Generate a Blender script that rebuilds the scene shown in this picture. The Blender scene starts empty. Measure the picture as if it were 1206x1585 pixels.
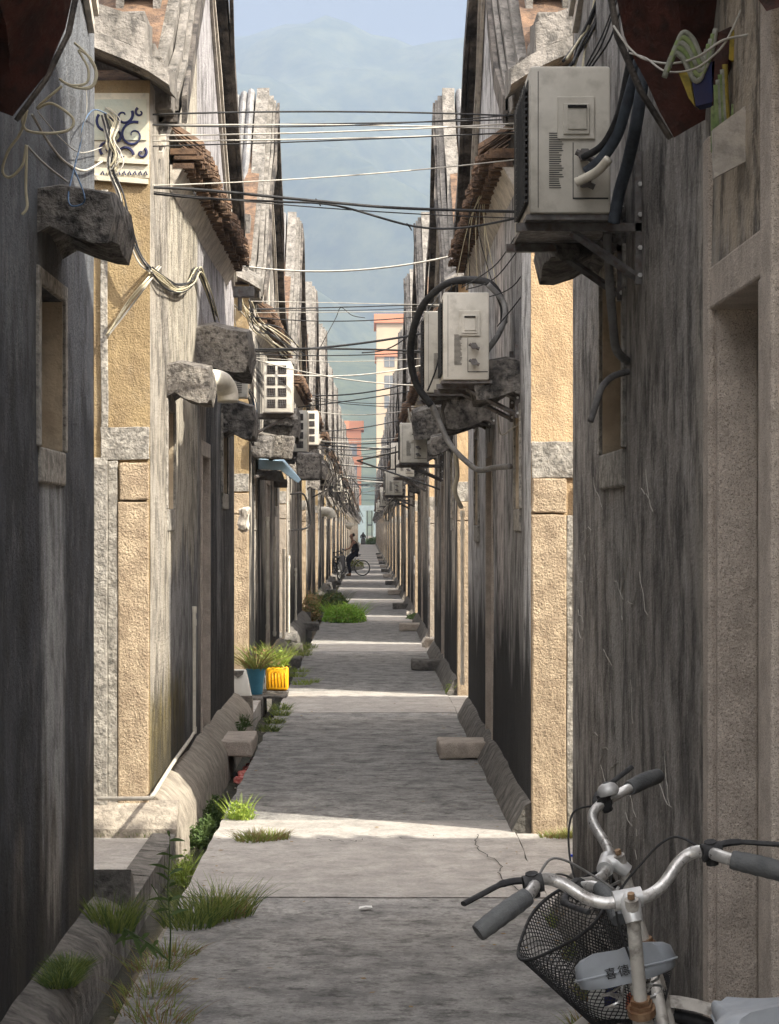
import bpy, bmesh, math, random
from mathutils import Vector, Matrix, noise, Euler
R = math.radians
random.seed(7)
sc = bpy.context.scene
EYE = 1.86; F = 3390.0; VX = 570.0; VY = 820.0
XR = 1.0; XL = -1.34; Y0 = 13.45; PER = 11.2; LEN = 8.45
# ---------------------------------------------------------------- camera, sky, sun
cam_d = bpy.data.cameras.new("camera"); cam = bpy.data.objects.new("camera", cam_d)
sc.collection.objects.link(cam); sc.camera = cam
cam.location = (0, 0, EYE); cam.rotation_euler = (R(90), 0, 0)
cam_d.sensor_fit = 'HORIZONTAL'; cam_d.sensor_width = 36; cam_d.lens = F/1206*36
cam_d.shift_x = (603-VX)/1206; cam_d.shift_y = (VY-792.5)/1206
cam_d.clip_start = 0.1; cam_d.clip_end = 12000
SUN_EL = R(43.5); SUN_AZ = R(31)      # azimuth: from +X towards -Y
world = bpy.data.worlds.new("World"); sc.world = world; world.use_nodes = True
wt = world.node_tree; bg = wt.nodes['Background']
sky = wt.nodes.new('ShaderNodeTexSky'); sky.sky_type = 'NISHITA'; sky.sun_disc = False
sky.sun_elevation = SUN_EL; sky.sun_rotation = R(90)+SUN_AZ
sky.air_density = 1.3; sky.dust_density = 2.0; sky.ozone_density = 1.5
L = wt.links.new
tc = wt.nodes.new('ShaderNodeTexCoord'); mp = wt.nodes.new('ShaderNodeMapping'); mp.inputs['Scale'].default_value = (3, 3, 14)
cn = wt.nodes.new('ShaderNodeTexNoise'); cn.inputs['Scale'].default_value = 1.9; cn.inputs['Detail'].default_value = 8
cr = wt.nodes.new('ShaderNodeMapRange'); cr.inputs[1].default_value = .42; cr.inputs[2].default_value = .72; cr.inputs[4].default_value = .75
def wmix(f, a, b):
    n = wt.nodes.new('ShaderNodeMixRGB')
    for k, q in enumerate((f, a, b)):
        if isinstance(q, float): n.inputs[k].default_value = q
        elif isinstance(q, tuple): n.inputs[k].default_value = (*q, 1)
        else: L(q, n.inputs[k])
    return n.outputs[0]
L(tc.outputs['Generated'], mp.inputs[0]); L(mp.outputs[0], cn.inputs['Vector']); L(cn.outputs['Fac'], cr.inputs[0])
sx = wt.nodes.new('ShaderNodeSeparateXYZ'); L(tc.outputs['Generated'], sx.inputs[0])
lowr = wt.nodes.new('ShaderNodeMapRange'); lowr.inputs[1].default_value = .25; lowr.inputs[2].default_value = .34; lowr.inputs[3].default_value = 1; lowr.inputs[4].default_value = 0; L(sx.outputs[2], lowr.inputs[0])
sky_fill = wmix(.6, sky.outputs[0], (6.9, 6.2, 5.4))                     # warm white added to the unseen upper sky to brighten the shade
bank = wmix(cr.outputs[0], (.37, .45, .56), (.50, .56, .62))       # dull blue bank of humid air low over the hills
L(wmix(lowr.outputs[0], sky_fill, bank), bg.inputs[0])
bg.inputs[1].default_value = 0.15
sun_d = bpy.data.lights.new("sun", 'SUN'); sun_d.energy = 2.0; sun_d.angle = R(.6); sun_d.color = (1, .93, .80)
sun = bpy.data.objects.new("sun", sun_d); sc.collection.objects.link(sun)
sv = Vector((math.cos(SUN_EL)*math.cos(SUN_AZ), -math.cos(SUN_EL)*math.sin(SUN_AZ), math.sin(SUN_EL)))
sun.rotation_euler = sv.to_track_quat('Z', 'Y').to_euler(); sun.location = (20, -10, 25)
sc.view_settings.view_transform = 'Standard'; sc.view_settings.look = 'None'
sc.view_settings.exposure = 2.38; sc.view_settings.gamma = 1
sc.cycles.max_bounces = 6; sc.cycles.diffuse_bounces = 4; sc.cycles.volume_bounces = 1; sc.cycles.transparent_max_bounces = 8

# ---------------------------------------------------------------- helpers
C = sc.collection
def P(px, py, s): return Vector(((px-VX)/s, F/s, EYE+(VY-py)/s))
def S(d): return F/d
def tag(o, label=None, cat=None, group=None, kind=None):
    if label: o['label'] = label
    if cat: o['category'] = cat
    if group: o['group'] = group
    if kind: o['kind'] = kind
    return o
def empty(name, loc, label, cat, group=None, rot=(0, 0, 0)):
    o = bpy.data.objects.new(name, None); C.objects.link(o); o.location = loc; o.rotation_euler = rot
    o.empty_display_size = .1
    return tag(o, label, cat, group)
class MB:
    def __init__(s): s.v = []; s.f = []; s.m = []; s.cur = 0
    def mat(s, i): s.cur = i; return s
    def face(s, pts):
        n = len(s.v); s.v += [Vector(p) for p in pts]; s.f.append(list(range(n, n+len(pts)))); s.m.append(s.cur)
    def add(s, vs, fs):
        n = len(s.v); s.v += [Vector(p) for p in vs]
        for f in fs: s.f.append([n+i for i in f]); s.m.append(s.cur)
    def box(s, x0, x1, y0, y1, z0, z1, M=None):
        vs = [Vector((x, y, z)) for x in (x0, x1) for y in (y0, y1) for z in (z0, z1)]
        if M: vs = [M @ v for v in vs]
        s.add(vs, [(0, 1, 3, 2), (4, 6, 7, 5), (0, 4, 5, 1), (2, 3, 7, 6), (0, 2, 6, 4), (1, 5, 7, 3)]); return s
    def tube(s, pts, r, n=8, caps=True, flat=1.0):
        pts = [Vector(p) for p in pts]; N = len(pts)
        rs = r if isinstance(r, (list, tuple)) else [r]*N
        t0 = (pts[1]-pts[0]).normalized(); up = Vector((0, 0, 1)) if abs(t0.z) < .9 else Vector((1, 0, 0))
        a = t0.cross(up).normalized(); vs = []
        for i, p in enumerate(pts):
            t = (pts[min(i+1, N-1)]-pts[max(i-1, 0)])
            t = t.normalized() if t.length > 1e-9 else t0
            a = (a - t*a.dot(t)); a = a.normalized() if a.length > 1e-6 else t.orthogonal().normalized()
            b = t.cross(a)
            for k in range(n):
                w = 2*math.pi*k/n; vs.append(p+(a*math.cos(w)+b*math.sin(w)*flat)*rs[i])
        fs = [(i*n+k, i*n+(k+1) % n, (i+1)*n+(k+1) % n, (i+1)*n+k) for i in range(N-1) for k in range(n)]
        if caps: fs += [tuple(range(n))[::-1], tuple((N-1)*n+k for k in range(n))]
        s.add(vs, fs); return s
    def sheet(s, rows):      # rows of equal length -> quads
        n = len(rows[0]); vs = [p for r in rows for p in r]
        s.add(vs, [(i*n+j, i*n+j+1, (i+1)*n+j+1, (i+1)*n+j) for i in range(len(rows)-1) for j in range(n-1)]); return s
    def loft(s, secs):       # closed sections, capped
        n = len(secs[0]); vs = [p for r in secs for p in r]
        fs = [(i*n+j, i*n+(j+1) % n, (i+1)*n+(j+1) % n, (i+1)*n+j) for i in range(len(secs)-1) for j in range(n)]
        fs += [tuple(range(n))[::-1], tuple((len(secs)-1)*n+k for k in range(n))]
        s.add(vs, fs); return s
    def build(s, name, mat, parent=None, smooth=False, loc=None, bevel=0, auto=None, sub=0, rough=None, recalc=True):
        me = bpy.data.meshes.new(name); me.from_pydata([tuple(v) for v in s.v], [], s.f)
        for m in (mat if isinstance(mat, (list, tuple)) else [mat]): me.materials.append(m)
        me.polygons.foreach_set('material_index', s.m)
        bm = bmesh.new(); bm.from_mesh(me)
        bmesh.ops.remove_doubles(bm, verts=bm.verts, dist=1e-5)
        if bevel: bmesh.ops.bevel(bm, geom=list(bm.edges), offset=bevel, segments=2, affect='EDGES', profile=.5)
        if sub: bmesh.ops.subdivide_edges(bm, edges=list(bm.edges), cuts=sub, use_grid_fill=True)
        if rough:
            amp, fr = rough
            bm.normal_update()
            for v in bm.verts:
                d = noise.noise_vector(v.co*fr)*amp + noise.noise_vector(v.co*fr*2.7+Vector((9, 3, 1)))*amp*.45
                v.co += d
        if recalc: bmesh.ops.recalc_face_normals(bm, faces=bm.faces)
        bm.to_mesh(me); bm.free()
        if smooth: me.polygons.foreach_set('use_smooth', [True]*len(me.polygons))
        o = bpy.data.objects.new(name, me); C.objects.link(o)
        if parent: o.parent = parent
        if loc is not None: o.location = loc
        if auto and smooth:
            me.set_sharp_from_angle(angle=R(auto))
        return o
def kids(o): return [c for c in bpy.data.objects if c.parent == o]
def copy_tree(o, parent=None, tree=None):
    c = o.copy(); C.objects.link(c); c.parent = parent
    if parent is not None: c.matrix_parent_inverse = o.matrix_parent_inverse.copy()
    for ch in tree[o.name] if tree else kids(o): copy_tree(ch, c, tree)
    return c
def treemap():
    t = {o.name: [] for o in bpy.data.objects}
    for o in bpy.data.objects:
        if o.parent: t[o.parent.name].append(o)
    return t
def spline(pts, n=8):
    pts = [Vector(p) for p in pts]; out = []
    for i in range(len(pts)-1):
        p0 = pts[max(i-1, 0)]; p1 = pts[i]; p2 = pts[i+1]; p3 = pts[min(i+2, len(pts)-1)]
        for k in range(n):
            t = k/n
            out.append(.5*((2*p1)+(-p0+p2)*t+(2*p0-5*p1+4*p2-p3)*t*t+(-p0+3*p1-3*p2+p3)*t**3))
    out.append(pts[-1]); return out
def lin(c): return tuple((x/12.92 if x <= .04045 else ((x+.055)/1.055)**2.4) for x in [q/255 for q in c])

# ---------------------------------------------------------------- materials
MATS = {}
def mat(name, c1, c2=None, scale=6, stretch=(1, 1, 1), rough=.9, bump=.3, bscale=60, metal=0, dark=None, dark_amt=.5,
        speck=None, mould=None, patches=(), bands=None, lo=.38, hi=.62, world_co=True, spec=.3, dist=.02, detail=8, streak=0, trans=0, ro=.6):
    m = bpy.data.materials.new(name); m.use_nodes = True; nt = m.node_tree; N = nt.nodes; l = nt.links.new
    b = N['Principled BSDF']; b.inputs['Roughness'].default_value = rough; b.inputs['Metallic'].default_value = metal
    b.inputs['Specular IOR Level'].default_value = spec
    if world_co: co = N.new('ShaderNodeNewGeometry').outputs['Position']
    else: co = N.new('ShaderNodeTexCoord').outputs['Object']
    def nz(sc_, st=(1, 1, 1), det=detail, off=0, ro=ro):
        mp = N.new('ShaderNodeMapping'); mp.inputs['Scale'].default_value = st; mp.inputs['Location'].default_value = (off, off*.7, off*.3)
        n = N.new('ShaderNodeTexNoise'); n.inputs['Scale'].default_value = sc_; n.inputs['Detail'].default_value = det; n.inputs['Roughness'].default_value = ro
        l(co, mp.inputs[0]); l(mp.outputs[0], n.inputs['Vector']); return n.outputs['Fac']
    def mr(src, a, c, x=0, y=1, clamp=True):
        n = N.new('ShaderNodeMapRange'); n.inputs[1].default_value = a; n.inputs[2].default_value = c
        n.inputs[3].default_value = x; n.inputs[4].default_value = y; n.clamp = clamp; l(src, n.inputs[0]); return n.outputs[0]
    def mth(op, a, c):
        n = N.new('ShaderNodeMath'); n.operation = op
        for i, q in enumerate((a, c)):
            if isinstance(q, (int, float)): n.inputs[i].default_value = q
            else: l(q, n.inputs[i])
        return n.outputs[0]
    def mix(fac, a, c, mode='MIX'):
        n = N.new('ShaderNodeMixRGB'); n.blend_type = mode
        for i, q in enumerate((fac, a, c)):
            if isinstance(q, (int, float)): n.inputs[i].default_value = q
            elif isinstance(q, tuple): n.inputs[i].default_value = (*q[:3], 1)
            else: l(q, n.inputs[i])
        return n.outputs[0]
    c2 = c2 or tuple(x*.7 for x in c1)
    base = mix(mr(nz(scale, stretch), lo, hi), c1, c2)
    sep = None
    def seps():
        nonlocal sep
        if sep is None: sep = N.new('ShaderNodeSeparateXYZ'); l(co, sep.inputs[0])
        return sep
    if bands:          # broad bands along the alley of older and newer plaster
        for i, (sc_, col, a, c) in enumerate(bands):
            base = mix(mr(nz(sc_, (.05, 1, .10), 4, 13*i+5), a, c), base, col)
    edge = nz(2.2, (1, 1, .5), 6, 31) if (patches or mould) else None
    edge2 = nz(9, (1, 1, .25), 5, 3) if (patches or mould) else None
    if patches:
        e = mth('ADD', mth('MULTIPLY', mth('SUBTRACT', edge, .5), .9), mth('MULTIPLY', mth('SUBTRACT', edge2, .5), .5))
        yy = mth('ADD', seps().outputs[1], mth('MULTIPLY', e, .5)); zz = mth('ADD', seps().outputs[2], mth('MULTIPLY', e, 1.3))
        for (ya, yb, za, zb, col, am) in patches:
            k = mth('MULTIPLY', mth('MULTIPLY', mr(yy, ya-.08, ya+.08), mr(yy, yb-.08, yb+.08, 1, 0)),
                    mth('MULTIPLY', mr(zz, za-.12, za+.12), mr(zz, zb-.12, zb+.12, 1, 0)))
            base = mix(mth('MULTIPLY', k, mr(nz(5, (1, 1, .3), 6, ya*3), .25, .55, am*.55, am)), base, col)
    if streak:
        base = mix(mth('MULTIPLY', mr(nz(5, (1, 1, .45), 10, 41, .75), .49, .59), min(1, streak*1.25)), base, mix(1.0, base, (.22, .215, .21), 'MULTIPLY'))
        base = mix(mth('MULTIPLY', mr(nz(8, (1, 1, .6), 10, 77, .75), .53, .63), streak*.8), base, mix(.4, base, (.52, .51, .49)))
    if dark: base = mix(mr(nz(scale*2.3, stretch, 10, 57), .5, .68, 0, dark_amt), base, dark)
    if mould:
        zh, col, am, wob = mould
        zz = mth('ADD', seps().outputs[2], mth('ADD', mth('MULTIPLY', mth('SUBTRACT', nz(1.6, (1, 1, .4), 4, 19), .5), wob*3.2), mth('MULTIPLY', mth('SUBTRACT', edge2, .5), wob*1.5)))
        base = mix(mr(zz, zh-.25, zh+.35, am, 0), base, col)
    if speck:
        col, sc_, am = speck
        base = mix(mr(nz(sc_, (1, 1, 1), 2, 5), .53, .66, 0, am), base, col)
        base = mix(mr(nz(sc_*1.1, (1, 1, 1), 2, 50), .56, .68, 0, am*.7), base, mix(1.0, base, (1.7, 1.7, 1.65), 'MULTIPLY'))
    l(base, b.inputs['Base Color'])
    if rough < .6: l(mr(nz(scale*3, (1, 1, 1), 6, 8), .3, .7, rough*.7, min(1, rough*1.7)), b.inputs['Roughness'])
    if bump:
        bn = N.new('ShaderNodeBump'); bn.inputs['Strength'].default_value = bump; bn.inputs['Distance'].default_value = dist
        l(mth('ADD', nz(bscale, (1, 1, 1), 6, 2, .65), mth('MULTIPLY', nz(bscale*.14, (1, 1, .6), 4, 7), 1.6)), bn.inputs['Height']); l(bn.outputs[0], b.inputs['Normal'])
    if trans:
        b.inputs['Transmission Weight'].default_value = trans
    MATS[name] = m; return m
BLK = (.012, .012, .012)
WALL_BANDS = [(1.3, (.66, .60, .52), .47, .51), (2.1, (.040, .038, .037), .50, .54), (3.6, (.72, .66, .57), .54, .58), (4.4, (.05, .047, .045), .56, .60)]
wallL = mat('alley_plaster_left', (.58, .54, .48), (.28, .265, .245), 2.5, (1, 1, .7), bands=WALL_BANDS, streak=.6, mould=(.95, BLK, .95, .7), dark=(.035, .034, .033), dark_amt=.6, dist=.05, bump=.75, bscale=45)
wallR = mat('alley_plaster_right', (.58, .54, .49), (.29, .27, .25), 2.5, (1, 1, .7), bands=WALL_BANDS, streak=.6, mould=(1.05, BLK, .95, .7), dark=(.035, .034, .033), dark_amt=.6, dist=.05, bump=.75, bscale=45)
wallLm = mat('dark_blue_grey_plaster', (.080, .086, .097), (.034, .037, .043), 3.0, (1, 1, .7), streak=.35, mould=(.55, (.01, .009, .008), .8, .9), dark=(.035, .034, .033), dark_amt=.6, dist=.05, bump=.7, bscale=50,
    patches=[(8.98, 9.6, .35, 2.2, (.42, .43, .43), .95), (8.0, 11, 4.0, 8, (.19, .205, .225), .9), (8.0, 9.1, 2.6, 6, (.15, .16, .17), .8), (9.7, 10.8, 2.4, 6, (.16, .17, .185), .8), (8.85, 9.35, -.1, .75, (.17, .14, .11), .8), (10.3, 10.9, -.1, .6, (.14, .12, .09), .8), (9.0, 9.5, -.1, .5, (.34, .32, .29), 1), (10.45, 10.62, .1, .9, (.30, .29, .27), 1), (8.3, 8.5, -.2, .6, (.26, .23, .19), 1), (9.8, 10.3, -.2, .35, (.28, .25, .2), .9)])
wallRm = mat('brown_grey_plaster', (.36, .335, .305), (.17, .157, .143), 3.0, (1, 1, .7), streak=.7, mould=(.35, (.018, .014, .012), .85, .5), dark=(.035, .034, .033), dark_amt=.6, dist=.05, bump=.7, bscale=50,
    patches=[(8.45, 9.15, .1, 2.05, (.34, .325, .30), .85), (7.6, 8.4, 3.2, 9, (.24, .23, .22), .8), (8.6, 10.9, 2.9, 9, (.27, .26, .25), .9), (6.2, 6.62, -.2, 9, (.36, .33, .28), .9), (3, 5.65, -.2, 9, (.30, .28, .25), .7), (5.0, 6.3, 2.6, 4.2, (.50, .42, .32), .9)])
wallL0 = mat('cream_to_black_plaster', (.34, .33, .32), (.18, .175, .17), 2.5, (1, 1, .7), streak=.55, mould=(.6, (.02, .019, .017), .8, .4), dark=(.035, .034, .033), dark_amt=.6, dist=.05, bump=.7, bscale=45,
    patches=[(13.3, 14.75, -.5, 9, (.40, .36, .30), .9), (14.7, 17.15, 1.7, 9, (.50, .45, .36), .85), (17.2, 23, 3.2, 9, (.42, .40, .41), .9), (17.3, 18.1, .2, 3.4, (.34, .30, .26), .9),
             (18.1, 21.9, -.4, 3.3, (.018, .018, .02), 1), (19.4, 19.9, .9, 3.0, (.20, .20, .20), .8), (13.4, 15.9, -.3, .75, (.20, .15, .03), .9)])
wallR0 = mat('violet_grey_plaster', (.50, .48, .47), (.29, .28, .275), 2.5, (1, 1, .7), streak=.7, mould=(1.15, BLK, .97, .55), dark=(.035, .034, .033), dark_amt=.6, dist=.05, bump=.7, bscale=45,
    patches=[(17.3, 23, 1.0, 9, (.56, .55, .54), .85), (13.3, 14.1, 1.0, 9, (.56, .56, .56), .9), (14.1, 15.3, .8, 4.2, (.20, .195, .19), .8), (16.2, 17.0, .25, 4.5, (.62, .57, .55), .9)])
ochre = mat('ochre_render', (.38, .285, .155), (.28, .205, .115), 5, (1, 1, .6), bump=.9, bscale=110, speck=((.28, .20, .10), 160, .5), dark=(.25, .22, .18), dark_amt=.25, dist=.02)
ochreR = mat('orange_render', (.55, .405, .245), (.41, .295, .175), 4, (1, 1, .6), bump=.8, bscale=110, speck=((.32, .20, .10), 160, .4), dark=(.30, .26, .2), dark_amt=.2)
granite = mat('warm_granite', (.54, .43, .30), (.38, .295, .205), 9, bump=1.0, bscale=70, speck=((.22, .15, .09), 120, .6), dist=.03, bands=[(.37, (.40, .35, .29), .51, .56), (.5, (.62, .54, .42), .54, .6)])
granite_g = mat('grey_pink_granite', (.56, .49, .42), (.42, .365, .31), 9, bump=.7, bscale=80, speck=((.12, .10, .085), 260, .7))
cement = mat('pale_mottled_cement', (.40, .375, .33), (.22, .205, .18), 14, bump=.9, bscale=40, dark=(.06, .06, .055), dark_amt=.7)
stone = mat('weathered_coping_stone', (.24, .22, .195), (.125, .115, .10), 7, (1, 1, .5), bump=.9, bscale=30, dark=(.05, .047, .043), dark_amt=.75, dist=.03)
ribm = mat('weathered_grey_ridge_mortar', (.27, .26, .25), (.15, .148, .15), 5, (1, .5, .5), bump=.7, bscale=30, dark=(.06, .06, .06), dark_amt=.6, dist=.03)
verge = mat('blackened_verge', (.16, .14, .12), (.03, .027, .025), 4, bump=.8, bscale=25, dark=BLK, dark_amt=.8, dist=.03)
creamm = mat('cream_moulding', (.55, .50, .43), (.36, .33, .29), 8, bump=.4, dark=(.08, .08, .07), dark_amt=.4)
tile = mat('terracotta_tile', (.125, .095, .078), (.075, .062, .054), 11, bump=.5, dark=(.04, .03, .025), dark_amt=.6)
tile_br = mat('aged_brown_eave_tile', (.17, .105, .065), (.08, .052, .036), 9, bump=.6, dark=(.025, .02, .018), dark_amt=.7)
hoodm = mat('blackened_hood_cement', (.26, .24, .215), (.05, .046, .042), 9, bump=1.0, bscale=26, dark=BLK, dark_amt=.9, dist=.05)
hood_g = mat('grey_pitted_hood_cement', (.36, .33, .29), (.17, .155, .14), 12, bump=1.0, bscale=34, dark=(.015, .014, .013), dark_amt=.85, dist=.05)
redm = mat('dark_oxblood_paint', (.065, .020, .013), (.035, .014, .010), 7, rough=.5, bump=.6, bscale=22, dark=(.012, .009, .007), dark_amt=.8)
plinthm = mat('rough_cement_plinth', (.22, .205, .185), (.10, .095, .085), 7, (1, 1.4, 1), bump=.9, bscale=30, dark=(.035, .033, .03), dark_amt=.65, dist=.04)
plinthp = mat('pale_cement_plinth', (.38, .34, .28), (.24, .21, .175), 7, (1, 1.5, 1), bump=.9, bscale=30, dark=(.07, .06, .05), dark_amt=.4, dist=.03)
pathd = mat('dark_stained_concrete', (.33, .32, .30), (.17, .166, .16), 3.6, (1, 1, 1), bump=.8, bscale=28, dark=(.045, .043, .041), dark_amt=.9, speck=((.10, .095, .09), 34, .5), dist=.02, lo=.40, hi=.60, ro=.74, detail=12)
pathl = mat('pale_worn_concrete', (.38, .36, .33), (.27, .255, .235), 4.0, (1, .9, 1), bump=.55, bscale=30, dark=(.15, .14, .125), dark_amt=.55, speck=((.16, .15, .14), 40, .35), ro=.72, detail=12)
soil = mat('drain_silt', (.045, .04, .03), (.02, .019, .015), 9, bump=.9, bscale=20, dark=(.09, .10, .04), dark_amt=.5)
earth = mat('bare_earth', (.16, .13, .09), (.09, .08, .06), .2, bump=.3)
woodm = mat('grey_old_timber', (.32, .27, .21), (.18, .15, .115), 6, (3, 3, .5), bump=.5)
tanm = mat('tan_limewash', (.60, .50, .36), (.42, .34, .24), 5, bump=.3, dark=(.2, .17, .13), dark_amt=.4)
void = mat('unlit_interior', (.02, .018, .015), (.01, .01, .01), 4, bump=0)
shut = mat('timber_shutter', (.42, .31, .20), (.30, .22, .14), 6, (5, 5, .5), bump=.4)
acw = mat('grimy_white_enamel', (.60, .57, .50), (.50, .475, .41), 5, rough=.45, bump=.05, dark=(.18, .16, .12), dark_amt=.35, world_co=True)
acg = mat('dark_grille', (.05, .05, .048), (.03, .03, .03), 9, rough=.6, bump=.1)
steel = mat('grey_painted_steel', (.17, .165, .16), (.10, .09, .085), 14, rough=.5, bump=.15, metal=.3, dark=(.09, .04, .02), dark_amt=.5)
black = mat('black_rubber', (.018, .018, .019), (.03, .03, .03), 20, rough=.55, bump=.15)
bluegrey = mat('foam_insulation', (.06, .075, .09), (.035, .04, .05), 12, rough=.7, bump=.4, bscale=25)
whitewire = mat('yellowed_white_pvc', (.55, .50, .36), (.42, .37, .25), 12, rough=.5, bump=.1)
paleW = mat('pale_cable', (.45, .43, .38), (.33, .31, .27), 12, rough=.5, bump=.1)
pvc = mat('white_pvc', (.66, .62, .52), (.52, .48, .40), 8, rough=.4, bump=.05, dark=(.25, .22, .16), dark_amt=.3)
pvcg = mat('grey_conduit', (.22, .215, .205), (.14, .135, .13), 12, rough=.5, bump=.3, dark=(.06, .055, .05), dark_amt=.5)
bluewire = mat('blue_wire', (.07, .13, .22), (.06, .10, .16), 12, rough=.5, bump=0)
chrome = mat('worn_chrome', (.66, .65, .62), (.45, .44, .42), 22, rough=.3, metal=.6, bump=.08, bscale=120, dark=(.10, .07, .05), dark_amt=.6, world_co=False)
alum = mat('dull_aluminium', (.62, .62, .60), (.48, .48, .47), 15, rough=.4, metal=.45, bump=.05, world_co=False)
gripm = mat('grey_rubber_grip', (.115, .12, .12), (.075, .078, .08), 18, rough=.6, bump=.3, bscale=200, world_co=False)
saddlem = mat('grey_saddle_vinyl', (.30, .325, .35), (.24, .26, .285), 6, rough=.38, bump=.06, bscale=200, world_co=False)
framew = mat('chipped_silver_paint', (.58, .56, .51), (.44, .42, .38), 8, rough=.42, bump=.08, dark=(.05, .035, .025), dark_amt=.8, metal=.2, world_co=False)
rust = mat('rusty_nut', (.30, .20, .12), (.16, .08, .04), 25, rough=.5, metal=.5, bump=.2, world_co=False)
bluep = mat('blue_plastic', (.03, .13, .20), (.04, .16, .24), 8, rough=.4, bump=.03)
yelp = mat('yellow_plastic', (.80, .40, .01), (.74, .35, .01), 8, rough=.4, bump=.03, trans=0)
whitep = mat('white_plastic', (.68, .68, .64), (.60, .60, .56), 8, rough=.4, bump=.03)
mural_c = mat('cream_limewash', (.62, .57, .45), (.50, .47, .38), 9, bump=.2, dark=(.3, .3, .26), dark_amt=.4)
mural_g = mat('pale_green_wash', (.42, .45, .38), (.50, .49, .38), 9, bump=.2)
navy = mat('navy_paint', (.02, .03, .10), (.03, .03, .07), 9, bump=.1)
yelpaint = mat('yellow_ochre_paint', (.36, .25, .03), (.26, .20, .04), 12, bump=.2, dark=(.05, .06, .02), dark_amt=.5)
greenpaint = mat('faded_green_paint', (.13, .19, .07), (.22, .26, .12), 20, bump=.2, dark=(.04, .05, .03), dark_amt=.5)
greypaint = mat('grey_relief_paint', (.30, .30, .26), (.20, .21, .17), 14, bump=.3, dark=(.05, .06, .03), dark_amt=.5)
orangeb = mat('orange_render_block', (.60, .26, .15), (.55, .24, .14), .3, bump=0)
yellowb = mat('cream_yellow_render_block', (.58, .46, .32), (.52, .41, .29), .3, bump=0)
glassd = mat('dark_window_glass', (.17, .18, .19), (.22, .23, .23), .5, rough=.2, bump=0)
lampb = mat('pale_blue_lamp_sheet', (.36, .50, .60), (.30, .44, .55), 5, rough=.5, bump=.05)
skin = mat('skin', (.42, .24, .16), (.38, .21, .14), 5, bump=0)
cloth = mat('black_cloth', (.012, .012, .014), (.02, .02, .022), 20, bump=.2)
trouser = mat('dark_navy_cloth', (.015, .018, .028), (.02, .022, .03), 20, bump=.2)
hairm = mat('black_hair', (.010, .008, .007), (.015, .012, .01), 20, bump=.2)
def leafmat(name, c1, c2):
    m = mat(name, c1, c2, 25, rough=.6, bump=0, lo=.4, hi=.6); b = m.node_tree.nodes['Principled BSDF']
    nt = m.node_tree; t = nt.nodes.new('ShaderNodeBsdfTranslucent'); mxs = nt.nodes.new('ShaderNodeMixShader'); mxs.inputs[0].default_value = .35
    src = b.inputs['Base Color'].links[0].from_socket; nt.links.new(src, t.inputs[0]); out = nt.nodes['Material Output']
    nt.links.new(b.outputs[0], mxs.inputs[1]); nt.links.new(t.outputs[0], mxs.inputs[2]); nt.links.new(mxs.outputs[0], out.inputs[0]); return m
grassm = leafmat('grass_blades', (.15, .20, .04), (.24, .27, .08))
grassd = leafmat('deep_green_leaves', (.06, .105, .03), (.10, .15, .045))
grassy = leafmat('yellow_green_leaves', (.36, .44, .08), (.22, .33, .05))
dry = leafmat('dry_straw', (.28, .20, .09), (.20, .12, .05))
limem = leafmat('bright_green_leaves', (.16, .33, .03), (.24, .42, .06))

# ---------------------------------------------------------------- the houses
def prof(v):         # gable outline height above the alley at distance v along the house
    if v < .7: return 4.62
    if v < 4.22: t = (v-.7)/3.52; return 4.62+2.86*(t*.82+.18*t*t)
    if v < 8.1: t = (8.1-v)/3.88; return 4.62+2.86*(t*.82+.18*t*t)
    return 4.62
W = 9.0
def make_hood(side, v0, v1, z0, proj, hgt, m, parent, seed, arch=.04, amp=.018, name='window_hood'):
    sg = 1 if side == 'R' else -1
    rnd = random.Random(seed); secs = []
    n = 15
    for i in range(n):
        t = i/(n-1); v = v0+(v1-v0)*t; dz = -arch*4*(t-.5)**2
        prf = [(.03, .02), (.03, hgt*.55), (.02, hgt*.98), (-proj*.3, hgt*1.06), (-proj*.62, hgt*.98), (-proj*.97, hgt*.90), (-proj*1.02, hgt*.5), (-proj*.95, .0), (-proj*.75, .0), (-proj*.45, .03), (-proj*.2, .07)]
        secs.append([Vector((sg*u, v, z0+z+dz)) for u, z in prf])
    mb = MB(); mb.loft(secs)
    for i, v in enumerate(mb.v):
        q = v*3.2+Vector((seed*3.1, 0, 0)); mb.v[i] = v+noise.noise_vector(q)*amp+noise.noise_vector(q*5.1)*amp*.35
    return mb.build(name, m, parent, smooth=True, auto=50)
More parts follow.
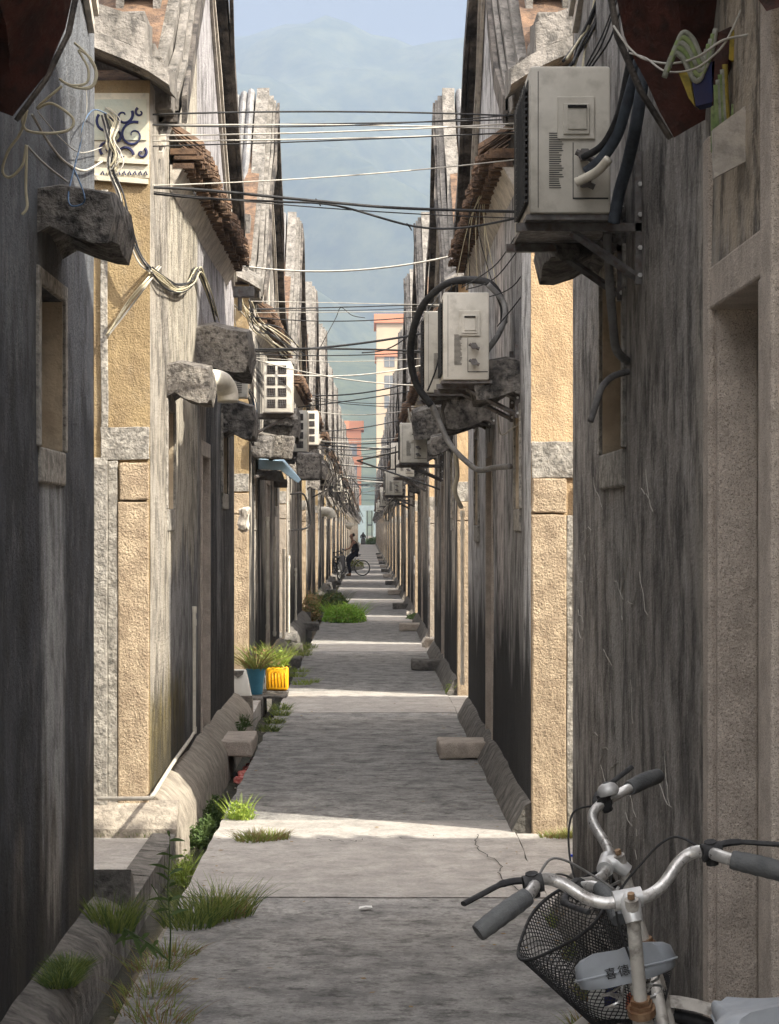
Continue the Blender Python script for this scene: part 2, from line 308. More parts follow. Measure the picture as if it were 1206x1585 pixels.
def wall_grid(mb, sg, holes, vmax, zmax, dep=.14, far=True, seed=0):
    vs = sorted(set([0, vmax]+[round(h[i], 3) for h in holes for i in (0, 1)]+[round(.47*i, 3) for i in range(1, int(vmax/.47))]+[.7, 4.22, 8.1]))
    zs = sorted(set([-.3, zmax]+[round(h[i], 3) for h in holes for i in (2, 3)]+[.5*i for i in range(0, int(zmax/.5)+1)]))
    def X(v, z):
        k = 1.0 if .05 < v < vmax-.05 else 0.35
        return sg*noise.noise(Vector((v*.9+seed, z*.8, seed*1.3)))*.018*k
    for i in range(len(vs)-1):
        for j in range(len(zs)-1):
            a, b, c, d = vs[i], vs[i+1], zs[j], zs[j+1]; vm, zm = (a+b)/2, (c+d)/2
            if any(h[0] < vm < h[1] and h[2] < zm < h[3] for h in holes): continue
            mb.face([(X(a, c), a, c), (X(b, c), b, c), (X(b, d), b, d), (X(a, d), a, d)])
        a, b = vs[i], vs[i+1]
        pa, pb = prof(a), prof(b)
        n = 3
        if max(pa, pb) > zmax+.01:
            for q in range(n):
                t0, t1 = q/n, (q+1)/n
                za0, za1 = zmax+(pa-zmax)*t0, zmax+(pa-zmax)*t1; zb0, zb1 = zmax+(pb-zmax)*t0, zmax+(pb-zmax)*t1
                x0 = X(a, zmax); x1 = X(b, zmax)
                mb.face([(x0, a, za0), (x1, b, zb0), (x1, b, zb1), (x0, a, za1)])
    for h in holes:
        a, b, c, d = h; x0 = -.0*sg; x1 = dep*sg
        vv = [v for v in vs if a-1e-4 <= v <= b+1e-4]; zz = [z for z in zs if c-1e-4 <= z <= d+1e-4]
        for p, q in zip(vv, vv[1:]):
            for z in (c, d): mb.face([(X(p, z), p, z), (X(q, z), q, z), (x1, q, z), (x1, p, z)])
        for p, q in zip(zz, zz[1:]):
            for v in (a, b): mb.face([(X(v, p), v, p), (X(v, q), v, q), (x1, v, q), (x1, v, p)])
def make_house(side, k, label, custom=None):
    custom = custom or {}
    sg = 1 if side == 'R' else -1; X0 = XR if side == 'R' else XL
    h = empty('village_house', (X0, Y0+PER*k, 0), label, 'house', 'grey village houses lining the alley')
    wm = custom.get('wall', wallR if side == 'R' else wallL)
    door = custom.get('door', (4.15, 4.95)); dz = custom.get('dz', 2.46)
    wins = custom.get('wins', [(1.1, 1.6, 2.0, 2.66), (6.65, 7.35, 2.2, 2.86)])
    holes = [(door[0], door[1], .12, dz)]+list(wins)
    mb = MB(); wall_grid(mb, sg, holes, LEN, 4.62, seed=k*3+sg)
    # the two end walls and back
    mb.mat(1)
    ew = ochreR if side == 'R' else ochre
    for v in (0, LEN):
        for (a, b) in ((0, W*.5), (W*.5, W)):
            mb.face([(sg*a, v, -.3), (sg*b, v, -.3), (sg*b, v, 4.62), (sg*a, v, 4.62)])
    mb.face([(sg*W, 0, -.3), (sg*W, LEN, -.3), (sg*W, LEN, 4.62), (sg*W, 4.22, 7.48), (sg*W, 0, 4.62)])
    mb.build('wall', [wm, ew], h, recalc=False)
    # roof: two slopes with half-round tile courses near the gable
    rb = MB(); N = 14
    for s0, s1 in ((.02, 4.22), (4.22, LEN-.02)):
        rb.face([(sg*.02, s0, prof(s0)-.12), (sg*W, s0, prof(s0)-.12), (sg*W, s1, prof(s1)-.12), (sg*.02, s1, prof(s1)-.12)])
    for i in range(11):
        u = .95+.24*i; pts = [(sg*u, v, prof(v)-.05) for v in (-.12, .7, 1.6, 2.5, 3.4, 4.22)]
        rb.tube(pts, .055, 6)
        pts = [(sg*u, v, prof(v)-.05) for v in (4.22, 5.2, 6.2, 7.2, 8.1, 8.57)]
        rb.tube(pts, .055, 6)
        for q in range(22):
            v = .0+q*.1; rb.box(*sorted((sg*(u+.05), sg*(u+.19))), v, v+.075, prof(v)-.09, prof(v+.05)-.045)
    rb.m = [1 if i < 2 else 0 for i in range(len(rb.f))]; ro = rb.build('roof', [tile, tile_br], h)
    rg = MB(); rg.tube([(sg*(.4+i*.5), 4.22, 7.5+.02*math.sin(i*2)) for i in range(18)], .13, 7, flat=1.2)
    rg.build('ridge', ribm, ro, smooth=True, auto=50)
    # gable coping: stepped bands following the slope
    cb = MB()
    vv = [.55, 1.2, 1.9, 2.6, 3.3, 3.9, 4.22, 4.55, 5.2, 5.9, 6.6, 7.3, 7.9, 8.2]
    def band(mb, u0, u1, top, thick, va=.55, vb=8.2, jit=.012, sd=0):
        secs = []
        for v in [x for x in vv if va-.01 <= x <= vb+.01]:
            z = prof(v)+top; j = noise.noise(Vector((v*2.1, u0*9, k+sd)))*jit*2
            a, b = sg*u0, sg*u1
            secs.append([(a+j, v, z+j), (b+j, v, z+j*.5), (b+j, v, z-thick), (a+j, v, z-thick)])
        mb.loft(secs)
    band(cb, -.03, .13, .20, .42)
    band(cb, -.09, -.032, .10, .2)
    band(cb, -.125, -.092, .04, .12)
    cb.build('gable_coping', stone, h)
    vb_ = MB(); band(vb_, -.16, -.127, .0, .16, jit=.02); band(vb_, -.12, -.002, -.10, .05); vb_.build('verge_board', verge, h)
    cm = MB(); band(cm, -.05, -.002, -.24, .07); band(cm, -.03, -.002, -.34, .05); cm.build('verge_moulding', creamm, h)
    for i in range(7):
        u = .20+.095*i
        for va, vb, pts in ((0, 0, [.55+.05*i, 1.2, 1.9, 2.6, 3.3, 3.9, 4.22]), (0, 0, [4.22, 4.6, 5.3, 6.0, 6.8, 7.5, 8.2])):
            rm = MB(); rm.tube([(sg*u, v, prof(v)+.13-.03*i+noise.noise(Vector((v*3, i, k)))*.012) for v in pts], .052, 8, flat=1.5)
            rm.build('ridge_rib', ribm, h, smooth=True, auto=60)
    # front blocks stepping down the near end of the gable
    bb = MB()
    bb.box(*sorted((sg*-.10, sg*.50)), .32, .95, 4.50, 4.66)
    bb.box(*sorted((sg*-.04, sg*.44)), .42, 1.0, 4.662, 4.86)
    bb.box(*sorted((sg*.02, sg*.38)), .56, 1.15, 4.862, 4.98)
    bb.box(*sorted((sg*.08, sg*.32)), .50, 1.25, 4.982, 5.16)
    bb.build('stepped_block', stone, h, bevel=.012, rough=(.012, 6))
    nb = MB()          # block with a square niche
    x0, x1 = sorted((sg*.06, sg*.36))
    nb.box(x0, x1, 1.3, 1.5, 5.18, 5.28); nb.box(x0, x1, 1.3, 1.5, 5.52, 5.60); nb.box(x0, x0+.05, 1.3, 1.5, 5.282, 5.518); nb.box(x1-.05, x1, 1.3, 1.5, 5.282, 5.518); nb.box(x0, x1, 1.502, 1.6, 5.2, 5.58)
    nb.build('niche_block', stone, h)
    fb = MB()
    for (v0, v1, z0, z1) in ((8.1, 8.42, 4.50, 4.62), (7.9, 8.3, 4.64, 4.76)): fb.box(*sorted((sg*.0, sg*.40)), v0, v1, z0, z1)
    fb.build('end_block', stone, h, bevel=.012, rough=(.012, 6))
    # raking coping over the end wall facing the lane
    for name, ua, ub, z0, z1, y0, y1, th in (('raking_coping', -.14, .62, 4.58, 4.92, -.26, .3, .12), ('upper_coping', .02, .7, 4.80, 5.04, -.14, .35, .2)):
        q = MB(); sec = []
        for i in range(7):
            t = i/6; u = ua+(ub-ua)*t; z = z0+(z1-z0)*t**.8; w = noise.noise(Vector((u*4, k, z)))*.015
            sec.append([(sg*u, y0, z-.04+w), (sg*u, y0+.05, z+th-.05+w), (sg*u, y1, z+th+.03), (sg*u, y1, z-.02), (sg*u, y0+.1, z-.06)])
        q.loft(sec); q.build(name, stone, h)
    q = MB(); q.box(*sorted((sg*.70, sg*W)), -.26, .3, 4.86, 5.05); q.box(*sorted((sg*.45, sg*W)), -.1, -.002, 4.55, 4.72)
    q.build('front_eave', stone, h)
    # end-wall dressing: plaster strip, cement patch, granite door jambs
    for v, dirn in ((0, -1), (LEN, 1)):
        g = MB(); t = .03*dirn
        def bx(m_, a, b, z0, z1, th): m_.box(*sorted((sg*a, sg*b)), *sorted((v+.001*dirn, v+th*dirn)), z0, z1)
        if side == 'R':
            bx(g, .003, .215, -.2, 1.955, .030); bx(g, .003, .215, 1.965, 2.175, .034)
            st = MB(); bx(st, .218, .30, -.2, 1.95, .022); bx(st, .30, .55, -.2, 2.17, .05)
            cp = MB(); bx(cp, .003, .30, 2.18, 2.40, .02)
        else:
            bx(g, .006, .195, -.2, 2.03, .030); bx(g, .006, .185, 2.04, 2.27, .036)
            st = MB(); bx(st, .198, .255, -.2, 2.28, .022); bx(st, .257, .34, -.2, 2.30, .05); bx(st, .258, .30, 2.30, 3.95, .02)
            cp = MB(); bx(cp, .003, .30, 2.29, 2.49, .02)
        g.build('granite_jamb', granite, h, bevel=.010, sub=4, rough=(.006, 9))
        st.build('plaster_strip', cement, h, bevel=.005, sub=4, rough=(.007, 8))
        cp.build('cement_patch', cement, h, bevel=.004, sub=3, rough=(.008, 9))
    # tiled eave along the alley
    te = MB(); v = 1.35
    while v < 7.3:
        w = random.uniform(.045, .075); lift = random.uniform(-.012, .012); p_ = .23+random.uniform(-.04, .02)
        te.sheet([[(sg*.0, v, 4.60+lift), (sg*-p_, v, 4.45+lift)], [(sg*.0, v+w*.5, 4.64+lift), (sg*-p_-.0, v+w*.5, 4.49+lift)], [(sg*.0, v+w, 4.60+lift), (sg*-p_, v+w, 4.45+lift)]])
        te.box(*sorted((sg*-p_, sg*(-p_+.20))), v+.004, v+w-.008, 4.37+lift, 4.395+lift)
        te.box(*sorted((sg*-.02, sg*(-p_*.7))), v+.006, v+w-.006, 4.31+lift, 4.345+lift)
        v += w
    te.box(*sorted((sg*-.18, sg*.0)), 1.36, 7.28, 4.40, 4.44)
    if custom.get('eave', True): te.build('tiled_eave', tile_br, h)
    fe = MB(); fe.loft([[(0, v, 4.16), (sg*-.10, v, 4.33), (0, v, 4.33)] for v in (1.36, 7.28)])
    if custom.get('eave', True): fe.build('eave_cove', creamm, h)
    # windows
    for i, (a, b, c, d) in enumerate(wins):
        fr = MB(); e = .07
        x0, x1 = sorted((sg*-.015, sg*.12))
        fr.box(x0, x1, a-e, a-.002, c-.0, d+e); fr.box(x0, x1, b+.002, b+e, c, d+e); fr.box(x0, x1, a-.002, b+.002, d+.002, d+e-.001)
        w = fr.build('window', cement, h, bevel=.006)
        ln_ = MB(); ln_.box(*sorted((sg*.0, sg*.089)), b-.014, b-.003, c+.003, d-.003); ln_.build('reveal_lining', tanm, w)
        sl = MB(); sl.box(*sorted((sg*-.014, sg*.13)), a-.02, b+.02, c-.15, c-.002); sl.build('sill', cement, w, bevel=.01)
        pn = MB(); pn.box(*sorted((sg*.09, sg*.12)), a+.002, b-.002, c+.002, d-.002)
        pn.build('shutter', shut if i == 0 or k == -1 else woodm, w)
        bar = MB()
        for q in range(4): y = a+(b-a)*(q+.5)/4; bar.tube([(sg*.05, y, c), (sg*.05, y, d)], .008, 5)
        if k != -1: bar.build('window_bars', steel, w)
        hs = custom.get('hoods', [True, True])[i]
        if hs:
            zz, pj, hg, mm = hs if isinstance(hs, tuple) else ((2.78, .27, .22, hood_g if side == 'L' else hoodm) if i == 0 else (2.86, .28, .27, hoodm))
            make_hood(side, a-.06, b+.05, zz, pj, hg, mm, h, 17*k+i*5+(3 if sg > 0 else 0))
    # door
    a, b = door; jm = custom.get('jamb', granite_g)
    fr = MB(); x0, x1 = sorted((sg*-.012, sg*.13)); e = .06
    fr.box(x0, x1, a-e, a+.004, .0, dz-.005); fr.box(x0, x1, b-.004, b+e, .0, dz-.005)
    fr.box(x0, x1, a-e, b+e, dz-.004, dz+.12)
    d = fr.build('door', jm, h, bevel=.008)
    lf = MB(); xx = sorted((sg*.135, sg*.17))
    for q in range(4): lf.box(*xx, a+(b-a)*q/4+.004, a+(b-a)*(q+1)/4-.004, .12, dz)
    lf.box(*sorted((sg*.12, sg*.134)), a, b, .9, 1.0); lf.box(*sorted((sg*.12, sg*.134)), a, b, 1.9, 2.0)
    lf.build('door_leaf', woodm, d)
    dh = custom.get('doorhood', (a-.4, b+.2, 3.1, .42, .40, hood_g if side == 'L' else hoodm))
    if dh: make_hood(side, *dh[:6], h, 11*k+7+(40 if sg > 0 else 0), arch=.07, amp=.024, name='door_hood')
    # plinth fillet
    pb = MB(); rows = []
    n = 34
    for i in range(n+1):
        v = LEN*i/n; j = noise.noise(Vector((v*2.4, k, sg)))*.02; j2 = noise.noise(Vector((v*5.1, k+7, sg)))*.012
        if side == 'L' and k == -1: p = [(.01, .075+j), (-.05+j, .06+j2), (-.13+j, .02+j2), (-.17+j2, -.04+j), (-.19+j2, -.3)]
        elif side == 'R': p = [(.01, .19+j), (-.035+j, .165+j2), (-.115+j, .015+j2), (-.125+j, -.3)]
        else: p = [(.01, .24+j), (-.05+j, .21+j2), (-.14+j, .12+j2), (-.185+j2, .03+j), (-.20+j2, -.3)]
        rows.append([(sg*u, v, z) for u, z in p])
    pb.sheet(rows)
    for v in (0, LEN):
        rr = rows[0] if v == 0 else rows[-1]; pb.face(list(rr)+[(0, v, -.3)])
    if side == 'L': # plinth returns round the corner
        for v, dr in ((0, -1), (LEN, 1)):
            pb.loft([[(-u, v, -.3), (-u, v+dr*.22, -.3), (-u, v+dr*.21, .05), (-u, v+dr*.12, .14), (-u, v+dr*.0, .2)] for u in (-.18, .2, 2)])
    pb.build('plinth', plinthp if (side == 'L' and k == 0) else plinthm, h, smooth=True, auto=35)
    return h
ordn = ['nearest', 'second', 'third', 'fourth', 'fifth', 'sixth', 'seventh', 'eighth', 'ninth', 'tenth', 'eleventh', 'twelfth', 'thirteenth', 'fourteenth', 'fifteenth', 'sixteenth', 'seventeenth', 'eighteenth', 'nineteenth', 'twentieth', 'twenty-first', 'twenty-second', 'twenty-third', 'twenty-fourth', 'twenty-fifth', 'twenty-sixth', 'twenty-seventh']
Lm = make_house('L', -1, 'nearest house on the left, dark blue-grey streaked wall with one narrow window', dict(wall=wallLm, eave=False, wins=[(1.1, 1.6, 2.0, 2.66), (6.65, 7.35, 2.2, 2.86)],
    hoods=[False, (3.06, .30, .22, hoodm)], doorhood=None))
Rm = make_house('R', -1, 'nearest house on the right, brown-grey wall with granite doorway behind the bicycles', dict(wall=wallRm, eave=False, door=(3.30, 4.09), dz=2.50, wins=[(1.0, 1.5, 2.0, 2.6), (6.3, 7.1, 2.18, 2.9)],
    hoods=[False, (2.95, .28, .2, hoodm)], doorhood=None))
Lk = make_house('L', 0, 'second house on the left, sunlit ochre end wall with blue painted panel', dict(wall=wallL0, hoods=[(2.74, .29, .25, hood_g), (2.74, .29, .31, hoodm)], doorhood=(3.6, 4.8, 3.16, .40, .34, hood_g)))
Rk = make_house('R', 0, 'second house on the right, sunlit orange end wall with cracked granite jamb', dict(wall=wallR0, wins=[(.9, 1.4, 2.0, 2.62), (6.3, 7.0, 1.9, 2.7)], hoods=[(2.74, .30, .26, hoodm), (2.8, .26, .22, hoodm)], doorhood=(3.6, 5.0, 2.72, .40, .25, hoodm)))
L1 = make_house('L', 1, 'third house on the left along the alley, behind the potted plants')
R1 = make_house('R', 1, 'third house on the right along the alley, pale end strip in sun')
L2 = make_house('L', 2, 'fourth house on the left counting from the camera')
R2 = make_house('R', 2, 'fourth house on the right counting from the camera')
NH = 25
TM = treemap()
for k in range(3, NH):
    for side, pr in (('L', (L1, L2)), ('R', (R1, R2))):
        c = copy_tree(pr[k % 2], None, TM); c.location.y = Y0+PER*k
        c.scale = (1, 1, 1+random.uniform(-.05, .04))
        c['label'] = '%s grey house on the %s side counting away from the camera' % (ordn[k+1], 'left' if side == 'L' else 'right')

# extras built on particular houses
def sub(parent, o, z=0): o.parent = parent; o.location = -Vector(parent.location); return o
# mural on the left second house
mu = MB(); yw = Y0-.001
mu.box(-1.75, XL-.004, yw-.012, yw, 4.02, 4.54); m1 = sub(Lk, mu.build('painted_panel', mural_c))
m = MB(); m.box(-1.75, XL-.02, yw-.020, yw-.0135, 4.25, 4.50); sub(Lk, m.build('green_wash', mural_g, None))
rib = MB()
def curl(cx, cz, r0, turns, a0, sgn=1, n=26, w=.010):
    pts = []
    for i in range(n):
        t = i/(n-1); a = a0+sgn*turns*2*math.pi*t; r = r0*(1-t*.85); pts.append((cx+r*math.cos(a), yw-.021, cz+r*math.sin(a)))
    rib.tube(pts, [w*(1-.6*i/(n-1)) for i in range(n)], 5, flat=1)
for a in ((-1.60, 4.36, .07, 1.2, 2.4, 1), (-1.50, 4.40, .06, 1.0, .5, -1), (-1.44, 4.28, .085, 1.3, 1.2, 1), (-1.60, 4.20, .05, 1.1, 4, -1), (-1.50, 4.16, .06, .8, 0, 1), (-1.39, 4.17, .035, 1, 1, -1), (-1.55, 4.28, .04, 1.1, 5, 1), (-1.40, 4.42, .03, .9, 2, 1)): curl(*a)
for i in range(9):
    x = -1.64+i*.033; z = 4.085-.045*i/9*2+.0
    rib.tube([(x, yw-.021, 4.04+.0), (x+.012, yw-.021, 4.058), (x+.02, yw-.021, 4.035)], .005, 4)
sub(Lk, rib.build('blue_scrolls', navy))
fr = MB(); fr.loft([[(x, yw-.03, z), (x, yw-.002, z), (x, yw-.002, z+.028), (x, yw-.03, z+.028)] for x, z in ((-1.75, 4.125), (XL-.01, 4.10))])
fr.loft([[(x, yw-.03, z), (x, yw-.002, z), (x, yw-.002, z+.03), (x, yw-.03, z+.03)] for x, z in ((-1.75, 4.01), (XL-.01, 3.98))])
sub(Lk, fr.build('panel_frame', mural_c))
# painted door canopies on the nearest houses
def canopy(side, va, vb, ztip, ptop, parent, tipv):
    """big painted door canopy: upturned slab, oxblood underside, blackened top"""
    sg = 1 if side == 'R' else -1; X0 = XR if side == 'R' else XL
    secs = []; n = 30
    for i in range(n):
        t = i/(n-1); v = va+(vb-va)*t; e = (2*t-1)
        lift = (.55 if side == 'R' else .42)*(1-abs(e)**3)          # arches up over the door; tips hang low at each end
        pj = ptop
        low = ztip+lift
        secs.append([Vector((X0-sg*u*pj, v, low+z)) for u, z in ((-.05, .04), (.30, .0), (.58, .14), (.80, .30), (1.0, .66), (.92, .74), (.4, .72), (-.05, .80))])
    mb = MB(); nn = 8
    vs = [p+noise.noise_vector(p*7)*.012 for s_ in secs for p in s_]
    for i in range(n-1):
        for j in range(nn):
            mb.cur = 0 if j in (0, 1, 2, 3) else 1
            mb.add([vs[i*nn+j], vs[i*nn+(j+1) % nn], vs[(i+1)*nn+(j+1) % nn], vs[(i+1)*nn+j]], [(0, 1, 2, 3)])
    mb.cur = 0
    mb.face(vs[:nn]); mb.face(vs[-nn:])
    o = mb.build('door_canopy', [redm, hoodm], None, smooth=True, auto=50, sub=1, rough=(.012, 9)); sub(parent, o)
    rimb = MB()
    for q, (du, dzz) in enumerate(((.012, .0), (.026, .03), (.03, .065))):
        rimb.tube([p+Vector((-sg*du*.3, .012+du*.6, -.012+dzz*.2)) for p in secs[-1][1:6]], .009, 6); rimb.tube([s_[4]+Vector((-sg*du*.5, 0, dzz*.5)) for s_ in secs], .009, 6)
    ro = rimb.build('canopy_lip', verge, None, smooth=True); sub(parent, ro)
    return secs
canopy('L', 5.9, 7.62, 3.30, .36, Lm, 0)
canopy('R', 5.0, 6.52, 3.04, .31, Rm, 0)
# ruffled painted relief beside the right door canopy
def ruffle(pts, cols, w=.012, amp=.01):
    for i, m_ in enumerate(cols):
        mb = MB(); mb.tube([p+Vector((-.006*i, 0, -.014*i)) for p in spline(pts, 7)], .0085, 6); o = mb.build('painted_ruffle', m_, None, smooth=True); sub(Rm, o)
sR = 566
def PR(px, py, s=sR): return P(px, py, s)
ruffle([PR(1042, 88), PR(1056, 52), PR(1072, 60), PR(1088, 92), PR(1100, 85), PR(1108, 45)], [greypaint, greenpaint, greypaint, greenpaint, greypaint])
ruffle([PR(1122, 100), PR(1126, 180), PR(1134, 205), PR(1146, 185), PR(1150, 130)], [yelpaint, greypaint, greenpaint, greypaint, greenpaint])
ruffle([PR(1150, 100), PR(1152, 130), PR(1160, 140), PR(1166, 100)], [greenpaint, greypaint, greenpaint])
ruffle([PR(1186, 10), PR(1184, 90), PR(1180, 118), PR(1190, 125), PR(1196, 30)], [greenpaint, greypaint, greenpaint])
for nm, mm, q in (('navy_panel', navy, [(1068, 108), (1108, 92), (1104, 158), (1077, 165)]), ('navy_panel', navy, [(1150, 20), (1176, 10), (1173, 92), (1148, 100)]), ('yellow_border', yelpaint, [(1050, 112), (1066, 108), (1076, 165), (1066, 152)]),
                  ('yellow_border', yelpaint, [(1130, 45), (1146, 48), (1146, 98), (1128, 92)]), ('red_panel', redm, [(1100, 55), (1132, 40), (1128, 92), (1102, 165)]), ('green_border', greenpaint, [(1100, 165), (1112, 160), (1108, 225), (1100, 236)])):
    mb = MB(); a = [PR(x, y) for x, y in q]; b_ = [p+Vector((.02, .05, 0)) for p in a]; mb.loft([a, b_]); sub(Rm, mb.build(nm, mm, None, bevel=.002))
for nm, mm, q, th in (('door_head_panel', ochre, [(1104, 200), (1172, 150), (1172, 240), (1106, 275)], .01),):
    mb = MB(); a = [PR(x, y, 585) for x, y in q]; b_ = [p+Vector((.0, .03, 0)) for p in a]; mb.loft([a, b_]); sub(Rm, mb.build(nm, creamm, None))
# granite doorway on the nearest right house
dj = MB(); ya = Y0-PER+3.30; yb = Y0-PER+4.09
dj.box(XR-.018, XR+.005, yb-.008, yb+.09, -.1, 3.0); dj.box(XR+.006, XR+.125, yb-.03, yb+.001, -.1, 2.50)
dj.box(XR-.02, XR+.13, ya-.22, ya-.07, -.1, 3.3)
sub(Rm, dj.build('granite_doorpost', granite_g, None, bevel=.008))
lt = MB(); lt.tube([(XR+.03, yb-.02, 2.53), (XR+.03, ya+.02, 2.53)], .035, 10); lt.box(XR-.01, XR+.13, ya, yb+.03, 2.57, 2.61)
sub(Rm, lt.build('door_lintel', cement, None, smooth=True, auto=40))

rs = random.Random(12)
for i in range(26):        # pale scratches on the plaster of the nearest right wall
    y = rs.uniform(7.2, 10.2); z = rs.uniform(.6, 2.1); a = rs.uniform(-1.2, 1.2); pts = []
    for q in range(6):
        wx = XR+noise.noise(Vector(((y-2.25)*.9-2, z*.8, -2.6)))*.018-.0022
        pts.append((wx, y, z)); y += math.cos(a)*rs.uniform(.03, .12); z += math.sin(a)*rs.uniform(.01, .07); a += rs.uniform(-.7, .7)
    mb = MB(); mb.tube(pts, .0016, 4); sub(Rm, mb.build('scratch', paleW, None))
# ---------------------------------------------------------------- ground, path, drain, lanes
def slab(name, x0, x1, y0, y1, z, m, amp=.006, cell=.12, zb=-.3, wob=.012):
    nx = max(2, int((x1-x0)/cell)); ny = max(2, int((y1-y0)/cell)); rows = []
    for j in range(ny+1):
        y = y0+(y1-y0)*j/ny
        row = []
        for i in range(nx+1):
            x = x0+(x1-x0)*i/nx
            if i in (0, nx): x += noise.noise(Vector((x, y*2.3, 3)))*wob*2
            row.append((x, y, z+noise.noise(Vector((x*1.3, y*.9, 1)))*amp+noise.noise(Vector((x*5, y*4, 8)))*amp*.35))
        rows.append(row)
    mb = MB(); mb.sheet(rows)
    for r in (rows[0], rows[-1]): mb.sheet([r, [(p[0], p[1], zb) for p in r]])
    for i in (0, -1): mb.sheet([[r[i] for r in rows], [(r[i][0], r[i][1], zb) for r in rows]])
    o = mb.build(name, m, None, smooth=True, auto=40); o['kind'] = 'structure'; return o
PX0, PX1 = -.94, .90
slab('path', PX0, PX1, 2.5, 11.05, 0, pathd)
for k in range(0, NH+6):
    y = Y0+PER*k
    cell = .12 if k < 2 else (.3 if k < 6 else 1.0)
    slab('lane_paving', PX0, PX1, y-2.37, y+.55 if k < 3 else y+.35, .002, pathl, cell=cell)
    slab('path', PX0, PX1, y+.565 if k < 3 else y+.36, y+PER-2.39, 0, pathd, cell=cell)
    for (a, b) in ((XL-9, -1.17), (PX1+.01, XR+9)):
        slab('side_lane', a, b, y-2.74, y-.02, -.004, pathl, cell=.5 if k < 2 else 2.5)
g = MB(); g.sheet([[(x, y, -.30) for x in (-3000, -50, -2, 2, 50, 3000)] for y in (-100, 0, 50, 350, 1500, 6000)])
tag(g.build('ground', earth), kind='structure')
db = MB(); db.sheet([[(-1.18, y, -.20), (-1.06, y, -.235), (-.93, y, -.21)] for y in [2.5+.5*i for i in range(80)]])
tag(db.build('drain_bed', soil, None, smooth=True), kind='structure')
wm_ = mat('murky_water', (.05, .05, .035), (.03, .03, .02), 6, rough=.08, bump=.15, bscale=12, spec=.6)
dw = MB(); dw.sheet([[(-1.17, y, -.19), (-.94, y, -.19)] for y in (3, 6, 9.5, 12, 16)]); tag(dw.build('drain_water', wm_), kind='structure')
kb = MB()
for i in range(3):
    y = 10.75+.9*i; kb.loft([[(-1.17, yy, -.3), (-1.165, yy, .015), (-1.30, yy, .03), (-1.31, yy, -.3)] for yy in (y+.01, y+.88)])
tag(kb.build('drain_kerb', plinthm, None, rough=(.008, 5)), kind='structure')
for i, pts in enumerate(([(.78, 11.2), (.70, 11.7), (.73, 12.1), (.64, 12.7), (.66, 13.3)], [(-.3, 13.1), (-.1, 13.0), (.05, 13.2), (.3, 13.1), (.42, 13.3)], [(-.4, 16.2), (-.1, 16.5), (.1, 16.4)])):
    cb = MB(); pp = spline([(x, y, .012) for x, y in pts], 8); rn = random.Random(i); cc = []
    for p in pp: cc.append(p+Vector((rn.uniform(-.012, .012), rn.uniform(-.03, .03), 0)))
    cb.sheet([[p+Vector((-.002-rn.random()*.002, -.004, 0)), p+Vector((.002, .004, 0))] for p in cc]); tag(cb.build('path_crack', void), kind='structure')
lg = MB(); lg.sheet([[(-1.01+.01*noise.noise(Vector((y*2, 0, 0))), y, -.10), (-.945, y, -.09)] for y in [5+.25*i for i in range(24)]]); lg.sheet([[(-1.01+.01*noise.noise(Vector((y*2, 0, 0))), y, -.10), (-1.02, y, -.24)] for y in [5+.25*i for i in range(24)]])
tag(lg.build('drain_ledge', plinthp, None), kind='structure')
lt_ = MB(); rn = random.Random(77)
for i in range(260):
    y = 7+22*rn.random()**1.4; x = rn.choice([-.92+abs(rn.gauss(0, .16)), .88-abs(rn.gauss(0, .12)), rn.uniform(-.9, .85)]); s_ = rn.uniform(.008, .022); a = rn.uniform(0, 6.28); c = Vector((x, y, .014))
    d = Vector((math.cos(a), math.sin(a), 0))*s_; e = Vector((-d.y, d.x, rn.uniform(.0, .006)))*.45; lt_.add([c-d, c+e, c+d, c-e], [(0, 1, 2, 3)])
tag(lt_.build('leaf_litter', dry, None, recalc=False), label='dry leaves and bits of litter scattered over the paving', kind='stuff')
# narrow stepping slab bridges over the drain / right door steps
def block(name, x0, x1, y0, y1, z0, z1, m, lab, grp=None, cat='step', sd=1):
    mb = MB(); mb.box(x0, x1, y0, y1, z0, z1); o = mb.build(name, m, None, bevel=.015, sub=2, rough=(.012, 4+sd*.1), smooth=True, auto=40)
    return tag(o, lab, cat, grp)
for k in range(0, 14):
    y = Y0+PER*k+4.25
    block('door_step', .575, .99, y, y+.55, .004, .135, plinthm if k % 2 else granite_g, 'stone doorstep against the right wall, %s one from the camera' % ordn[k], 'stone doorsteps along the alley walls', sd=k)
    if k: block('drain_bridge', -1.36, -.92, y+.5, y+1.2, -.02, .13, plinthm, 'stone slab across the left drain, %s beyond the nearest' % (['', 'first']+ordn[1:])[k], 'slabs bridging the left drain', sd=k+50)
block('drain_bridge', -1.42, -.955, 18.0, 18.9, -.01, .125, granite_g, 'thick granite slab bridging the left drain nearest the camera', 'slabs bridging the left drain', cat='step', sd=77)
